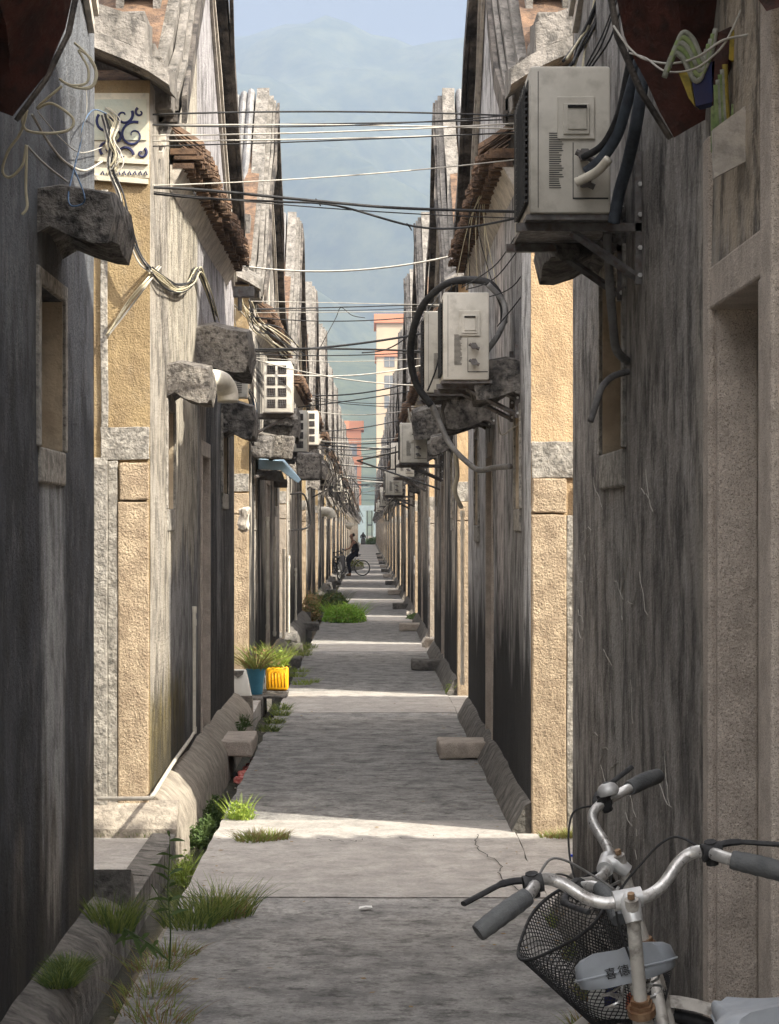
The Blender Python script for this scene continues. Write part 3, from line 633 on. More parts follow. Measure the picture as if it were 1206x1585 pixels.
# ---------------------------------------------------------------- window hoods done; AC units
def ac_unit(loc, w, hgt, dep, label, face='valve', fl=1, kind='R', arm=.5):
    """loc: outer-bottom near corner; casing spans X dep, Y w, Z hgt. Long side parallel to alley."""
    t = empty('air_conditioner', loc, label, 'air conditioner', 'air conditioner outdoor units on the walls')
    sg = 1 if kind == 'R' else -1        # wall is towards sg
    mb = MB(); mb.box(0, sg*dep, 0, w, 0, hgt) if sg > 0 else mb.box(-dep, 0, 0, w, 0, hgt)
    cs = mb.build('casing', acw, t, bevel=.012, smooth=True, auto=35)
    x0 = 0 if sg > 0 else -dep
    # louvred fan side facing the alley
    gr = MB()
    for i in range(int(hgt/.022)-4):
        z = .05+i*.022; gr.box(*sorted((-sg*.012, -sg*.004)), .06, w*.72, z, z+.008)
    for q in range(9):
        y = .06+(w*.72-.06)*q/8; gr.box(*sorted((-sg*.016, -sg*.0125)), y-.004, y+.004, .05, hgt-.05)
    gr.build('fan_grille', acg, t)
    fb = MB(); fb.box(*sorted((-sg*.003, -sg*.001)), .05, w*.73, .04, hgt-.04); fb.build('fan_opening', void, t)
    sv_ = MB(); a, b = x0+dep*.34, x0+dep*.80
    sv_.box(a, b, -.012, -.001, hgt*.50, hgt*.79); svo = sv_.build('service_cover', acw, t, bevel=.004)
    hd = MB(); hd.box(a+.02, b-.02, -.020, -.0125, hgt*.53, hgt*.74); hd.box(a+.035, b-.03, -.026, -.0205, hgt*.56, hgt*.71)
    hd.build('handle_recess', acw, svo, bevel=.003)
    hs = MB(); hs.box(a+.035, b-.03, -.030, -.0265, hgt*.705, hgt*.725); hs.build('slot', void, svo)
    rl = MB()
    for i in range(26):
        rl.box(x0+dep*.24, x0+dep*(.24+random.uniform(.12, .18)), -.0022, -.0008, hgt*.17+i*.0078, hgt*.17+i*.0078+.003)
    rl.build('rating_plate', acg, t)
    ln = MB(); ln.box(x0+dep*.10, x0+dep*.108, -.002, -.0005, .02, hgt-.02); ln.box(x0+dep*.53, x0+dep*.54, -.002, -.0005, .05, hgt*.48); ln.box(x0+dep*.53, x0+dep*.97, -.002, -.0005, .05, .056)
    ln.build('panel_seam', acg, t)
    for zz in (.38, .20):
        v = MB(); c = Vector((x0+dep*.66, -.0, hgt*zz)); v.tube([c, c+Vector((0, -.05, 0))], .016, 6); v.tube([c+Vector((-.03, -.045, .012)), c+Vector((.035, -.05, -.02))], .011, 8)
        v.tube([c+Vector((0, -.05, 0)), c+Vector((.0, -.062, 0))], .024, 6)
        v.build('valve', steel, t)
    for yy in (.12, w-.12):
        br = MB(); e = arm; zb = -.02
        br.box(*sorted((-sg*.04, sg*e)), yy-.018, yy+.018, zb-.03, zb); br.box(*sorted((-sg*.04, sg*e)), yy+.014, yy+.018, zb-.03, zb+.002)
        br.box(*sorted((sg*(e-.035), sg*e)), yy-.018, yy+.018, zb-.22, zb+.26)
        A = Vector((sg*.16, yy, zb-.03)); B = Vector((sg*(e-.02), yy, zb-.20)); br.tube([A, B], .016, 4)
        b_ = br.build('bracket', steel, t)
        for z in (.14, .03, -.09, -.19):
            bo = MB(); bo.tube([(sg*(e-.018), yy-.019, zb+z), (sg*(e-.018), yy-.028, zb+z)], .009, 6)
            bo.build('bolt', alum, b_)
    rail = MB(); rail.box(*sorted((-sg*.01, sg*(dep+.02))), .02, w-.02, -.0199, -.001); rail.build('tray', steel, t)
    return t
q = P(820, 330, 433); ac1 = ac_unit(q, .82, .527, .29, 'large grimy white air conditioner on steel bracket beside the nearest right canopy', arm=.425)
q = P(686, 588, 238); ac2 = ac_unit(q, .8, .57, .30, 'white air conditioner below the black hose ring, nearest to the orange wall', arm=.51)
q = P(657, 608, 200); ac3 = ac_unit(q, .85, .63, .30, 'tall white air conditioner directly behind the one under the hose ring', arm=.56)
q = P(619, 716, 118); ac4 = ac_unit(q, .75, .52, .36, 'third-row white air conditioner below the dark hood with pale wire loops', arm=.58)
q = P(597, 766, 76); ac5 = ac_unit(q, .75, .50, .34, 'small white air conditioner behind the dark tilted slab on the right', arm=.6)
# white unit on the left, its slatted end towards the camera
q = P(451, 638, 137); ac6 = empty('air_conditioner', q, 'white air conditioner with eight square vents on the left wall', 'air conditioner', 'air conditioner outdoor units on the walls')
mb = MB(); mb.box(-.31, 0, 0, .8, 0, .575); mb.build('casing', acw, ac6, bevel=.012, smooth=True, auto=35)
for i in range(2):
    for j in range(4):
        x = -.275+i*.125; z = .05+j*.128
        mb = MB(); mb.box(x, x+.095, -.004, -.001, z, z+.095); vt = mb.build('vent', void, ac6)
        mb = MB()
        for q_ in range(5): mb.tube([(x+.004+.02*q_, -.006, z+.003), (x+.012+.02*q_, -.006, z+.092)], .003, 4)
        for q_ in range(5): mb.tube([(x+.003, -.008, z+.01+.019*q_), (x+.092, -.008, z+.01+.019*q_)], .0022, 4)
        mb.build('vent_mesh', steel, vt)
mb = MB(); mb.box(-.52, .05, .1, .14, -.05, -.01); mb.tube([(-.05, .12, -.05), (-.5, .12, -.28)], .016, 4); mb.box(-.52, -.48, .1, .14, -.35, .3)
mb.box(-.52, .05, .62, .66, -.05, -.01); mb.box(-.33, .02, .0, .8, -.009, -.001); mb.build('bracket', steel, ac6)
TM = treemap()
for i, (k, v, zz, xx) in enumerate(((2, .8, 2.75, .47), (3, 1.0, 3.2, .5), (3, 5.7, 2.6, .5), (4, 2.0, 2.9, .45), (5, 1.1, 3.0, .5), (6, 5.6, 2.8, .48), (7, 1.5, 3.1, .5), (9, 2.5, 2.9, .5), (11, 3, 3, .5))):
    c = copy_tree(ac2, None, TM); c.location = (xx, Y0+PER*k+v, zz); c['label'] = 'small distant air conditioner on the right wall, %s past the tilted slab' % (['', 'first']+ordn[1:])[i+1]
for i, (k, v, zz) in enumerate(((1, 5.9, 2.95), (2, 1.2, 3.3), (3, 4.9, 2.9), (5, 2.0, 3.1), (7, 2, 3.0))):
    c = copy_tree(ac6, None, TM); c.location = (-.85, Y0+PER*k+v, zz); c['label'] = 'distant air conditioner on the left wall, %s beyond the one with eight vents' % (['', 'first']+ordn[1:])[i+1]

# ---------------------------------------------------------------- cables and pipes
def cable(name, pts, r, m, lab, cat='cable', grp=None, n=7, k=6):
    mb = MB(); mb.tube(spline(pts, n), r, k); return tag(mb.build(name, m, None, smooth=True), lab, cat, grp)
def sag(a, b, s, n=9):
    return [a.lerp(b, i/(n-1))-Vector((0, 0, s*4*(i/(n-1))*(1-i/(n-1)))) for i in range(n)]
span = 'overhead cables crossing the alley'
def cross(p, q, sA, sB, sg_, r, m, lab): return cable('overhead_cable', sag(P(*p, sA), P(*q, sB), sg_), r, m, lab, grp=span, n=3)
cross((163, 180), (812, 180), 250, 242, -.03, .006, black, 'topmost black cable of the upper bundle crossing between the gables')
cross((163, 192), (812, 184), 250, 238, .015, .005, black, 'second black cable from the top of the upper bundle')
cross((163, 196), (812, 200), 250, 243, -.02, .005, paleW, 'pale cable crossing diagonally inside the upper bundle')
cross((163, 210), (812, 190), 250, 244, .02, .005, paleW, 'pale cable under the diagonal one in the upper bundle')
cross((163, 190), (812, 176), 250, 246, .05, .0045, black, 'loosely sagging thin black cable in the upper bundle')
cross((163, 218), (812, 205), 250, 239, .015, .005, paleW, 'lowest pale cable of the upper bundle')
cross((163, 228), (812, 204), 250, 241, .01, .0045, black, 'lowest thin black cable of the upper bundle')
cross((200, 288), (815, 245), 250, 240, .03, .0045, paleW, 'single thin pale cable between upper bundle and thick black cable')
cable('overhead_cable', [P(163, 288, 250), P(300, 293, 247), P(480, 310, 245), P(620, 322, 243), P(812, 328, 240)], .010, black, 'thick black cable crossing the alley in front of the hills', grp=span)
cable('overhead_cable', [P(163, 291, 249), P(300, 306, 247), P(430, 312, 245), P(520, 318, 244), P(640, 350, 243), P(720, 352, 243), P(812, 335, 241)], .0075, black, 'sagging black cable hanging below the thick one', grp=span)
cross((180, 290), (812, 338), 249, 240, .03, .004, black, 'hair-thin black cable just under the thick black cable')
for x, y, w_ in ((493, 312, 'middle'), (634, 350, 'right, on the sagging part'), (300, 296, 'left near the ochre wall')):
    mb = MB(); mb.tube([P(x-4, y-4, 244), P(x, y+1, 243), P(x+3, y+6, 244)], .005, 5); tag(mb.build('cable_tie', black), 'small black tie wound on the thick cable, %s' % w_, 'cable tie', 'cable ties')
# second set at y ~ 465-545
for i, (ya_, yb_, s_, r, m_, lab) in enumerate((
        (466, 472, .0, .004, paleW, 'highest thin pale cable of the middle set crossing in front of the orange block'),
        (478, 474, .03, .004, black, 'thin dark cable second from the top of the middle set'),
        (484, 482, .0, .004, paleW, 'lower pale cable of the middle set'),
        (490, 486, .06, .006, black, 'heaviest dark cable of the middle set above the orange block'),
        (541, 545, -.02, .011, black, 'thick black cable crossing just over the orange block base band'),
        (548, 543, .03, .006, black, 'thin black cable tangled under the thick middle one'),
        (552, 552, .05, .004, paleW, 'pale cable hanging below the thick middle cable'))):
    cable('overhead_cable', sag(P(385, ya_, 150), P(680, yb_, 150), s_), r, m_, lab, grp=span, n=3)
cable('overhead_cable', [P(492, 545, 130), P(505, 520, 131), P(520, 492, 130), P(528, 476, 130), P(545, 488, 131), P(565, 492, 131)], .005, black, 'thin dark wire rising in a peak between the middle cables', grp=span)
cable('overhead_cable', [P(680, 455, 150), P(640, 512, 150), P(600, 540, 148), P(560, 546, 148)], .007, black, 'dark cable swooping from the hose ring to the middle set', grp=span)
rr = random.Random(3)
fl = 'one of the thin cables strung across the far stretch of the alley'
for k in range(1, 12):
    for i in range(4 if k < 9 else 2):
        d = Y0+PER*k+rr.uniform(-2.5, 7); z = rr.uniform(3.6, 4.9) if k < 5 else rr.uniform(3.4, 5.4)
        a = Vector((XL+.02, d+rr.uniform(-.5, .5), z)); b = Vector((XR-.02, d+rr.uniform(-.5, .5), z+rr.uniform(-.35, .35)))
        cable('overhead_cable', sag(a, b, rr.uniform(0, .12)), rr.choice([.006, .009, .012])*(1+k*.06), rr.choice([black, black, paleW]), fl, grp='thin far cables over the alley', n=3, k=4)
# left upper wire bundle down the ochre face
def bundle(name, centre, nstr, spread, r, mats_, lab, cat='cable bundle', seed=1, root=None):
    rn = random.Random(seed); t = empty(name, centre[0], lab, cat)
    for i in range(nstr):
        o = Vector((rn.uniform(-1, 1), rn.uniform(-1, 0), rn.uniform(-1, 1)))*spread
        pts = [p+o*rn.uniform(.4, 1.4)+Vector((rn.uniform(-1, 1), rn.uniform(-.6, .2), rn.uniform(-1, 1)))*spread*.5 for p in centre]
        mb = MB(); mb.tube([p-Vector(centre[0]) for p in spline(pts, 6)], r*rn.uniform(.7, 1.2), 5); mb.build('wire', rn.choice(mats_), t, smooth=True)
    return t
bundle('wire_bundle', [P(160, 180, 253), P(172, 225, 254), P(170, 260, 254), P(185, 300, 254), P(195, 345, 254), P(215, 395, 254), P(232, 420, 254)], 7, .018, .0055, [black, black, paleW], 'black wire bundle running down the ochre end wall from the painted panel', seed=2)
bundle('wire_bundle', [P(232, 420, 254), P(250, 436, 243), P(275, 450, 226), P(295, 440, 212), P(308, 420, 203), P(320, 450, 196), P(335, 495, 190)], 9, .028, .0055, [black, paleW, whitewire, black], 'tangled wire swag hanging along the cream wall below the tiled eave', seed=5)
bundle('wire_bundle', [P(162, 172, 252), P(178, 190, 253), P(170, 215, 254), P(180, 240, 254), P(172, 262, 254)], 10, .03, .0045, [whitewire, paleW, whitewire], 'pale yellow wire tangle over the blue scroll painting', seed=8)
bundle('wire_bundle', [P(262, 395, 217)+Vector((0, 0, 0)), P(235, 425, 252), P(200, 470, 253), P(165, 520, 253)], 4, .015, .006, [whitewire, paleW], 'pale double wire slanting down across the ochre render', seed=11)
# left loops at the canopy
sl = 425
cable('wire_coil', [P(115, 66, sl), P(135, 85, sl), P(148, 110, sl), P(143, 132, sl), P(120, 136, sl), P(95, 125, sl), P(112, 132, sl), P(134, 128, sl), P(136, 105, sl), P(122, 78, sl), P(140, 90, sl), P(150, 115, sl), P(140, 136, sl), P(110, 133, sl), P(92, 122, sl)], .005, whitewire, 'coil of pale yellow wire hanging beside the left canopy tip', 'wire')
cable('loose_wire', [P(96, 133, sl), P(70, 155, sl), P(58, 168, sl), P(80, 160, sl), P(112, 182, sl), P(108, 200, sl), P(80, 206, sl), P(45, 203, sl), P(35, 190, sl), P(38, 172, sl)], .0055, whitewire, 'cream wire looping out from under the left canopy', 'wire')
cable('loose_wire', [P(42, 170, sl), P(32, 205, sl), P(12, 235, sl), P(4, 265, sl), P(16, 274, sl), P(35, 255, sl), P(41, 225, sl), P(40, 290, sl), P(42, 320, sl), P(34, 332, sl)], .0055, whitewire, 'long cream wire dangling with a loop at the left edge', 'wire')
cable('loose_wire', [P(5, 172, 400), P(30, 210, 395), P(65, 250, 390), P(105, 282, 380)], .0045, paleW, 'pale wire running from the canopy to the nearest left window hood', 'wire')
cable('loose_wire', [P(50, 178, 410), P(75, 220, 380), P(100, 250, 350), P(130, 264, 335), P(158, 250, 316)], .006, paleW, 'pale cable sagging to the corner of the nearest left house', 'wire')
cable('loose_wire', [P(58, 172, 410), P(95, 215, 370), P(125, 236, 340), P(158, 228, 316)], .0025, paleW, 'thin twisted pale wire above the sagging pale cable', 'wire')
cable('loose_wire', [P(165, 176, 316), P(145, 170, 330), P(130, 190, 345), P(124, 225, 350), P(115, 260, 372), P(106, 300, 384), P(110, 318, 388), P(128, 315, 388), P(130, 300, 388), P(115, 262, 380)], .0035, bluewire, 'blue wire tied round the nearest left window hood', 'wire')
cable('loose_wire', [P(133, 135, 350), P(134, 170, 350), P(124, 220, 352)], .002, paleW, 'thin thread hanging from the wire coil', 'wire')
# right side: wires at the top above the big unit
bundle('wire_bundle', [P(935, -30, 350), P(920, 30, 350), P(900, 70, 355), P(885, 100, 380)], 8, .03, .006, [black, black, paleW, whitewire], 'bundle of wires descending onto the top of the large air conditioner', seed=21)
bundle('wire_bundle', [P(960, -20, 400), P(935, 60, 400), P(905, 110, 395), P(890, 165, 400)], 3, .02, .004, [black, black], 'thin dark wires behind the large air conditioner', seed=22)
cable('loose_wire', [P(950, 40, 520), P(975, 75, 530), P(1000, 92, 540), P(1040, 98, 560), P(1080, 88, 570), P(1120, 62, 575), P(1170, 50, 590), P(1215, 20, 600)], .0035, paleW, 'pale wire draped under the right canopy', 'wire')
cable('loose_wire', [P(975, 82, 530), P(1000, 90, 540), P(1030, 110, 560), P(1070, 108, 570), P(1100, 90, 572), P(1125, 62, 575), P(1150, 10, 575)], .003, paleW, 'second pale wire draped lower under the right canopy', 'wire')
for i, (pts, r, m_, lab) in enumerate((
        ([P(1000, 60, 455), P(985, 110, 450), P(968, 170, 446), P(955, 210, 443), P(932, 245, 440), P(908, 266, 438)], .020, bluegrey, 'thick grey-blue insulated pipe curving to the valves of the large air conditioner'),
        ([P(985, 50, 452), P(972, 110, 448), P(958, 175, 445), P(935, 222, 441), P(902, 244, 438)], .013, black, 'thin black insulated pipe beside the thick insulated one'),
        ([P(892, 282, 438), P(908, 275, 439), P(926, 264, 441), P(942, 246, 443)], .017, pvc, 'white taped pipe joint at the valves of the large air conditioner'),
        ([P(1000, 90, 458), P(985, 190, 455), P(972, 250, 445), P(958, 300, 440), P(950, 345, 438)], .022, bluegrey, 'dark insulated pipe dropping behind the large air conditioner'))):
    cable('insulated_pipe', pts, r, m_, lab, 'pipe', k=9)
cable('wrapped_conduit', [P(940, 360, 425), P(943, 430, 420), P(948, 490, 415), P(954, 540, 410), P(972, 560, 405)], .017, pvcg, 'cloth-wrapped conduit running down below the large air conditioner', 'pipe', k=9)
cable('drain_spout', [P(973, 575, 405), P(950, 582, 410), P(935, 595, 412), P(928, 610, 413), P(914, 652, 415)], .013, pvcg, 'grey elbowed drain pipe ending in a spout on the nearest right wall', 'pipe', k=9)
# black ring hose
hp = [(780, 500, 226), (778, 470, 226), (760, 440, 226), (725, 433, 225), (690, 440, 224), (658, 468, 222), (640, 510, 220), (636, 555, 218), (645, 595, 217), (668, 628, 217)]
cable('black_hose', [P(*q) for q in hp], .026, black, 'thick black corrugated hose bent in a big ring around an air conditioner', 'hose', k=10)
cable('hose_tail', [P(752, 545, 232), P(770, 520, 230), P(782, 490, 228), (P(778, 465, 227)), P(755, 440, 227)], .02, pvcg, 'grey taped pipe pair rising from the second air conditioner valves', 'pipe', k=9)
cable('taped_pipe', [P(668, 625, 217), P(680, 652, 217), P(695, 685, 218), P(715, 708, 220), P(740, 727, 222), P(765, 724, 226), P(790, 722, 230)], .020, pvcg, 'grey taped pipe running from the black hose ring into the right wall', 'pipe', k=9)
cable('taped_pipe', [P(705, 700, 219), P(708, 735, 216), P(704, 760, 214), P(714, 785, 212)], .017, pvc, 'loose white tape strip dangling under the taped pipe', 'pipe', k=8)
cable('loose_wire', [P(708, 440, 225), P(712, 520, 222), P(724, 560, 222), P(728, 590, 222)], .006, black, 'black flex hanging down the front of the second air conditioner', 'wire')
cable('loose_wire', [P(700, 440, 225), P(682, 500, 224), P(678, 560, 223), P(662, 605, 222)], .006, black, 'black flex arcing in front of the rear air conditioner', 'wire')
for i, (a, b, c) in enumerate((((830, 345, 240), (770, 420, 235), (722, 448, 228)), ((845, 345, 242), (800, 430, 238), (748, 462, 230)), ((812, 340, 240), (770, 400, 236), (715, 445, 228)), ((868, 350, 245), (815, 440, 240), (770, 505, 232)), ((850, 400, 244), (838, 500, 243), (810, 590, 238)))):
    cable('loose_wire', [P(*a), P(*b)-Vector((0, 0, .03)), P(*c)], .004, rr.choice([black, black, paleW]), 'thin wire slanting past the orange wall, %s from the left' % ['first', 'second', 'third', 'fourth', 'fifth'][i], 'wire')
for i in range(9):
    x = 706+i*8+rr.uniform(-3, 3)
    cable('loose_wire', [P(775+rr.uniform(-12, 35), 210+rr.uniform(-10, 30), 212), P(740+rr.uniform(-10, 10), 320, 206)+Vector((0, 0, rr.uniform(-.05, .05))), P(x, 445+rr.uniform(-10, 10), 200+i)], .0035, rr.choice([black, paleW, whitewire]), 'one of the loose wires trailing from the right tiled eave to the hose ring', 'wire', grp='wires under the right tiled eave')
cable('loose_wire', [P(808, 600, 236), P(805, 650, 234), P(790, 665, 232), P(775, 672, 230), P(770, 640, 230)], .005, paleW, 'pale wire looped under the black window hood on the right', 'wire')
cable('loose_wire', [P(632, 632, 117), P(636, 655, 117), P(650, 668, 117), P(662, 665, 117), P(670, 648, 117), P(660, 640, 117), P(645, 652, 117), P(636, 640, 117)], .009, paleW, 'pale wire loops lying over the door hood of the third right house', 'wire')
# clothes-pole frame sticking out
cable('pole', [P(553, 713, 100), P(660, 690, 112)], .014, black, 'upper dark pole of the pointed bracket over the alley', 'pole')
cable('pole', [P(553, 713, 100), P(700, 764, 112)], .014, black, 'lower dark pole of the pointed bracket over the alley', 'pole')
# white PVC elbow near the left hood
cable('pvc_elbow', [P(305, 600, 215), P(318, 590, 214), P(332, 588, 212), P(344, 592, 210), P(352, 606, 209), P(353, 622, 209)], .078, pvc, 'fat cream PVC elbow sticking out beside the left window hood', 'pipe', k=16)
cable('pvc_elbow', [P(497, 792, 76), P(506, 792, 76), P(512, 795, 76), P(514, 802, 76)], .10, pvc, 'white PVC elbow farther along the left wall', 'pipe', k=12)
cable('pvc_elbow', [P(536, 815, 47), P(541, 814, 47), P(545, 817, 47)], .10, pvc, 'tiny distant white PVC elbow on the left wall', 'pipe', k=10)
# white downpipes, left
def downpipe(x, y0_, y1_, s_, r, m_, lab):
    mb = MB(); mb.tube([P(x, y0_, s_), P(x, (y0_+y1_)/2, s_), P(x, y1_, s_)], r, 10)
    for t in (.02, .12, .97): p = P(x, y0_+(y1_-y0_)*t, s_); mb.tube([p+Vector((0, 0, .025)), p-Vector((0, 0, .025))], r*1.35, 10)
    return tag(mb.build('downpipe', m_, None, smooth=True, auto=40), lab, 'pipe', 'pipes running down the walls')
downpipe(300, 940, 1136, 203, .017, pvc, 'white water pipe with elbow top against the black lower left wall')
mb = MB(); mb.tube(spline([P(300, 1134, 203), P(293, 1146, 209), P(270, 1178, 229), P(246, 1216, 253), P(236, 1232, 259), P(222, 1236, 261), P(150, 1236, 261)], 5), .013, 9)
tag(mb.build('plinth_pipe', pvc, None, smooth=True), 'white pipe lying along the sunlit plinth of the left wall', 'pipe')
for i, (x, a, b) in enumerate(((414, 800, 975), (425, 830, 985), (439, 850, 995), (447, 860, 985), (458, 880, 960))):
    s_ = 774/ (570-x) if False else (570-x)/1.30
    downpipe(x, a, b, s_, .02, pvc, 'thin white pipe on the left wall above the drain, %s in the row' % ['nearest', 'second', 'third', 'fourth', 'farthest'][i])
for i, (x, a, b) in enumerate(((716, 790, 1060), (664, 800, 1000), (641, 860, 960), (625, 840, 930))):
    downpipe(x, a, b, (x-570)/.97, .02, pvcg if i else pvc, 'vertical pipe on the right wall, %s from the camera' % ordn[i])
# steel frame and cable on left third house
cable('wall_pipe', [P(450, 765, 128), P(470, 765, 126), P(478, 790, 124), P(478, 815, 124), P(452, 821, 128)], .012, pvcg, 'thin bent pipe bracket under the street lamp', 'pipe')
# meter box
mb = MB(); q = P(358, 615, 165); t = empty('meter_box', q, 'small grey metal meter box below the left door hood', 'meter box')
mb.box(0, .15, 0, .25, 0, .2); mb.build('case', acw, t, bevel=.006)
mb = MB()
for i in range(8): mb.box(.05, .1, -.004, -.001, .04+i*.017, .046+i*.017)
mb.build('vent_slots', void, t)
cable('loose_wire', [P(372, 612, 163), P(378, 600, 163), P(390, 640, 162), P(392, 690, 162), P(384, 660, 162)], .006, black, 'black wire loop hanging from the meter box', 'wire')
bundle('wire_bundle', [P(380, 600, 160), P(392, 620, 158), P(395, 650, 158)], 6, .02, .005, [bluewire, paleW, bluewire], 'short tuft of blue and white wires beside the meter box', seed=33)
# street lamp
t = empty('street_lamp', P(400, 735, 132), 'pale blue bent-sheet street lamp sticking out from the left wall', 'street lamp')
mb = MB(); a = P(400, 712, 132); 
o0 = t.location
sec = [[P(400, 712, 132), P(400, 726, 132), P(401, 724, 126), P(401, 710, 126)], [P(437, 714, 132), P(434, 728, 132), P(438, 724, 124), P(440, 711, 124)], [P(466, 742, 132), P(462, 748, 132), P(458, 746, 124), P(463, 741, 124)]]
mb.loft([[p-o0 for p in s_] for s_ in sec]); mb.build('lamp_shade', lampb, t, bevel=.004)
mb = MB(); mb.loft([[p-o0 for p in s_] for s_ in [[P(396, 742, 131), P(396, 728, 131), P(396, 728, 127), P(396, 742, 127)], [P(442, 746, 131), P(436, 729, 131), P(436, 729, 127), P(442, 746, 127)]]]); mb.build('lamp_body', steel, t)
mb = MB(); c = P(434, 742, 129)-o0; mb.tube([c, c-Vector((0, 0, .1))], .085, 14); mb.build('sensor_drum', steel, t, smooth=True, auto=40)
mb = MB(); mb.tube([P(395, 738, 134)-o0, P(410, 735, 131)-o0], .02, 8); mb.build('arm', steel, t)
# tangles of stacked junk hoods further left (grey bundles above far alley)
for i, (x, y, s_, w, h_) in enumerate(((405, 690, 138, .2, .24), (432, 692, 134, .26, .26), (430, 650, 120, .34, .16), (478, 722, 118, .28, .35))):
    mb = MB(); q = P(x, y, s_); mb.box(q.x-w*.6, q.x+w*.6, q.y, q.y+.5, q.z-h_/2, q.z+h_/2)
    o = mb.build('stone_bracket', [hoodm, hood_g][i % 2], None, bevel=.03, sub=2, rough=(.03, 5), smooth=True, auto=50)
    tag(o, ['dark stone lump over the street lamp, nearest the wall', 'dark stone lump with a pale round lamp end', 'flat stacked grey stones under the vented air conditioner', 'big grey stone wedge right of the street lamp'][i], 'stone bracket')
bundle('wire_bundle', [P(505, 700, 80), P(520, 730, 74), P(515, 760, 70), P(530, 790, 60)], 16, .2, .010, [paleW, pvcg, black, pvcg], 'dense grey wire tangle on the left wall before the cyclist', seed=44)
bundle('wire_bundle', [P(530, 740, 60), P(540, 765, 52), P(543, 785, 46), P(552, 800, 38)], 18, .22, .012, [pvcg, paleW, pvcg, black], 'farther grey wire tangle on the left wall above the cyclist', seed=45)
bundle('wire_bundle', [P(375, 470, 150), P(392, 500, 147), P(420, 520, 140), P(455, 545, 120)], 14, .10, .006, [paleW, black, whitewire], 'wire tangle beneath the third left house eave', seed=46)
bundle('wire_bundle', [P(612, 770, 66), P(602, 785, 56), P(598, 800, 46)], 14, .18, .012, [black, pvcg, paleW], 'dark wire tangle on the right wall past the tilted slab', seed=47)
# insulator knob cluster
mb = MB(); q = P(366, 452, 180); mb.box(q.x-.03, q.x+.15, q.y, q.y+.1, q.z-.04, q.z+.05); mb.tube([q+Vector((.03, 0, -.04)), q+Vector((.03, 0, -.16))], .02, 8)
tag(mb.build('insulator', steel, None, bevel=.004), 'small dark junction box on the wall edge under the verge', 'junction box')
mb = MB(); mb.loft([[P(x, y, s_) for x, y in ((626, 735), (638, 728), (660, 750), (652, 766), (634, 762))] for s_ in (80, 76)])
tag(mb.build('tilted_slab', hoodm, None, bevel=.02), 'dark tilted slab in front of the small distant air conditioner', 'slab')

# ---------------------------------------------------------------- plants
def blades(mb, base, n, spread, hgt, w=.006, lean=.5, rn=random, curve=.5, drift=Vector((0, 0, 0))):
    for i in range(n):
        a = rn.uniform(0, 6.283); r = spread*math.sqrt(rn.random()); p = base+Vector((r*math.cos(a), r*math.sin(a), 0))
        d = Vector((math.cos(a), math.sin(a), 0))*rn.uniform(.1, lean)+Vector((rn.uniform(-.2, .2), rn.uniform(-.2, .2), 0))+drift
        H = hgt*rn.uniform(.45, 1.1); ww = w*rn.uniform(.6, 1.3); sd = Vector((rn.uniform(-1, 1), rn.uniform(-.4, .4), 0)).normalized()*ww
        pr = []
        for k in range(5):
            t = k/4; c = p+d*H*(t+curve*t*t)+Vector((0, 0, H*(t-.35*curve*t*t))); pr.append([c-sd*(1-t*.9), c+sd*(1-t*.9)])
        mb.sheet(pr)
def leaves(mb, base, n, rx, ry, rz, size, rn=random):
    for i in range(n):
        while True:
            q = Vector((rn.uniform(-1, 1), rn.uniform(-1, 1), rn.uniform(0, 1)))
            if q.length < 1: break
        lump = .75+.35*noise.noise(Vector((q.x*2.3, q.y*2.3, base.x*5)))
        c = base+Vector((q.x*rx, q.y*ry, q.z*rz*lump)); s_ = size*rn.uniform(.5, 1.2)
        e = Euler((rn.uniform(-1, 1), rn.uniform(-1, 1), rn.uniform(0, 6.28))).to_matrix()
        vs = [Vector((0, 0, 0)), Vector((.3, .25, .05)), Vector((1, 0, -.08)), Vector((.3, -.25, .05))]
        mb.add([c+e @ (v*s_) for v in vs], [(0, 1, 2), (0, 2, 3)])
def tuft(px, py, s_, n, sp, h_, lab, m=grassm, lean=.5, w=.004, z=None, name='grass_tuft', lf=0, elong=None, mix2=None):
    q = P(px, py, s_)
    if z is not None: q = Vector(((px-VX)/s_, F/s_, z))
    mb = MB(); rn = random.Random(int(px*7+py))
    reps = elong or [(0, 0)]
    for (dx, dy) in reps:
        b = q+Vector((dx, dy, 0)); blades(mb, b, int(n*.62), sp, h_*rn.uniform(.7, 1.1), w*.85, lean, rn)
        if lf: leaves(mb, b, lf, sp*1.2, sp*1.2, h_*.9, .035, rn)
    mb.m = [rn.choice([0, 0, 1]) if mix2 else 0 for _ in mb.m]
    if mix2:   # one colour per blade: 4 quads each
        i = 0; c = 0
        for i in range(len(mb.m)):
            if i % 4 == 0: c = 1 if rn.random() < .35 else 0
            mb.m[i] = c
    o = mb.build(name, [m, mix2] if mix2 else m, None, recalc=False)
    return tag(o, lab, 'grass' if 'grass' in name else 'plant', 'weeds growing along the drain and walls')
def gs(y): return (y-VY)/EYE
tuft(172, 1400, 330, 260, .10, .24, 'green grass tuft at the foot of the nearest left wall corner', z=.0, elong=[(0, 0), (.03, -.12)], w=.004, mix2=grassd)
tuft(98, 1480, 385, 500, .07, .10, 'small mossy green tuft on the nearest left plinth', z=.05, lean=1, m=grassd, mix2=grassm, elong=[(0, 0), (0, .12), (0, -.12), (.0, .2)], w=.003)
tuft(318, 1425, gs(1425), 300, .13, .22, 'largest green grass clump leaning over the path edge', z=0, elong=[(0, 0), (.09, .12), (-.06, -.15)], lean=.8, mix2=grassd)
tuft(352, 1410, gs(1410), 160, .08, .13, 'brownish dry grass beside the largest clump', m=dry, z=0, elong=[(0, 0), (.02, -.18)], lean=.9, mix2=grassm)
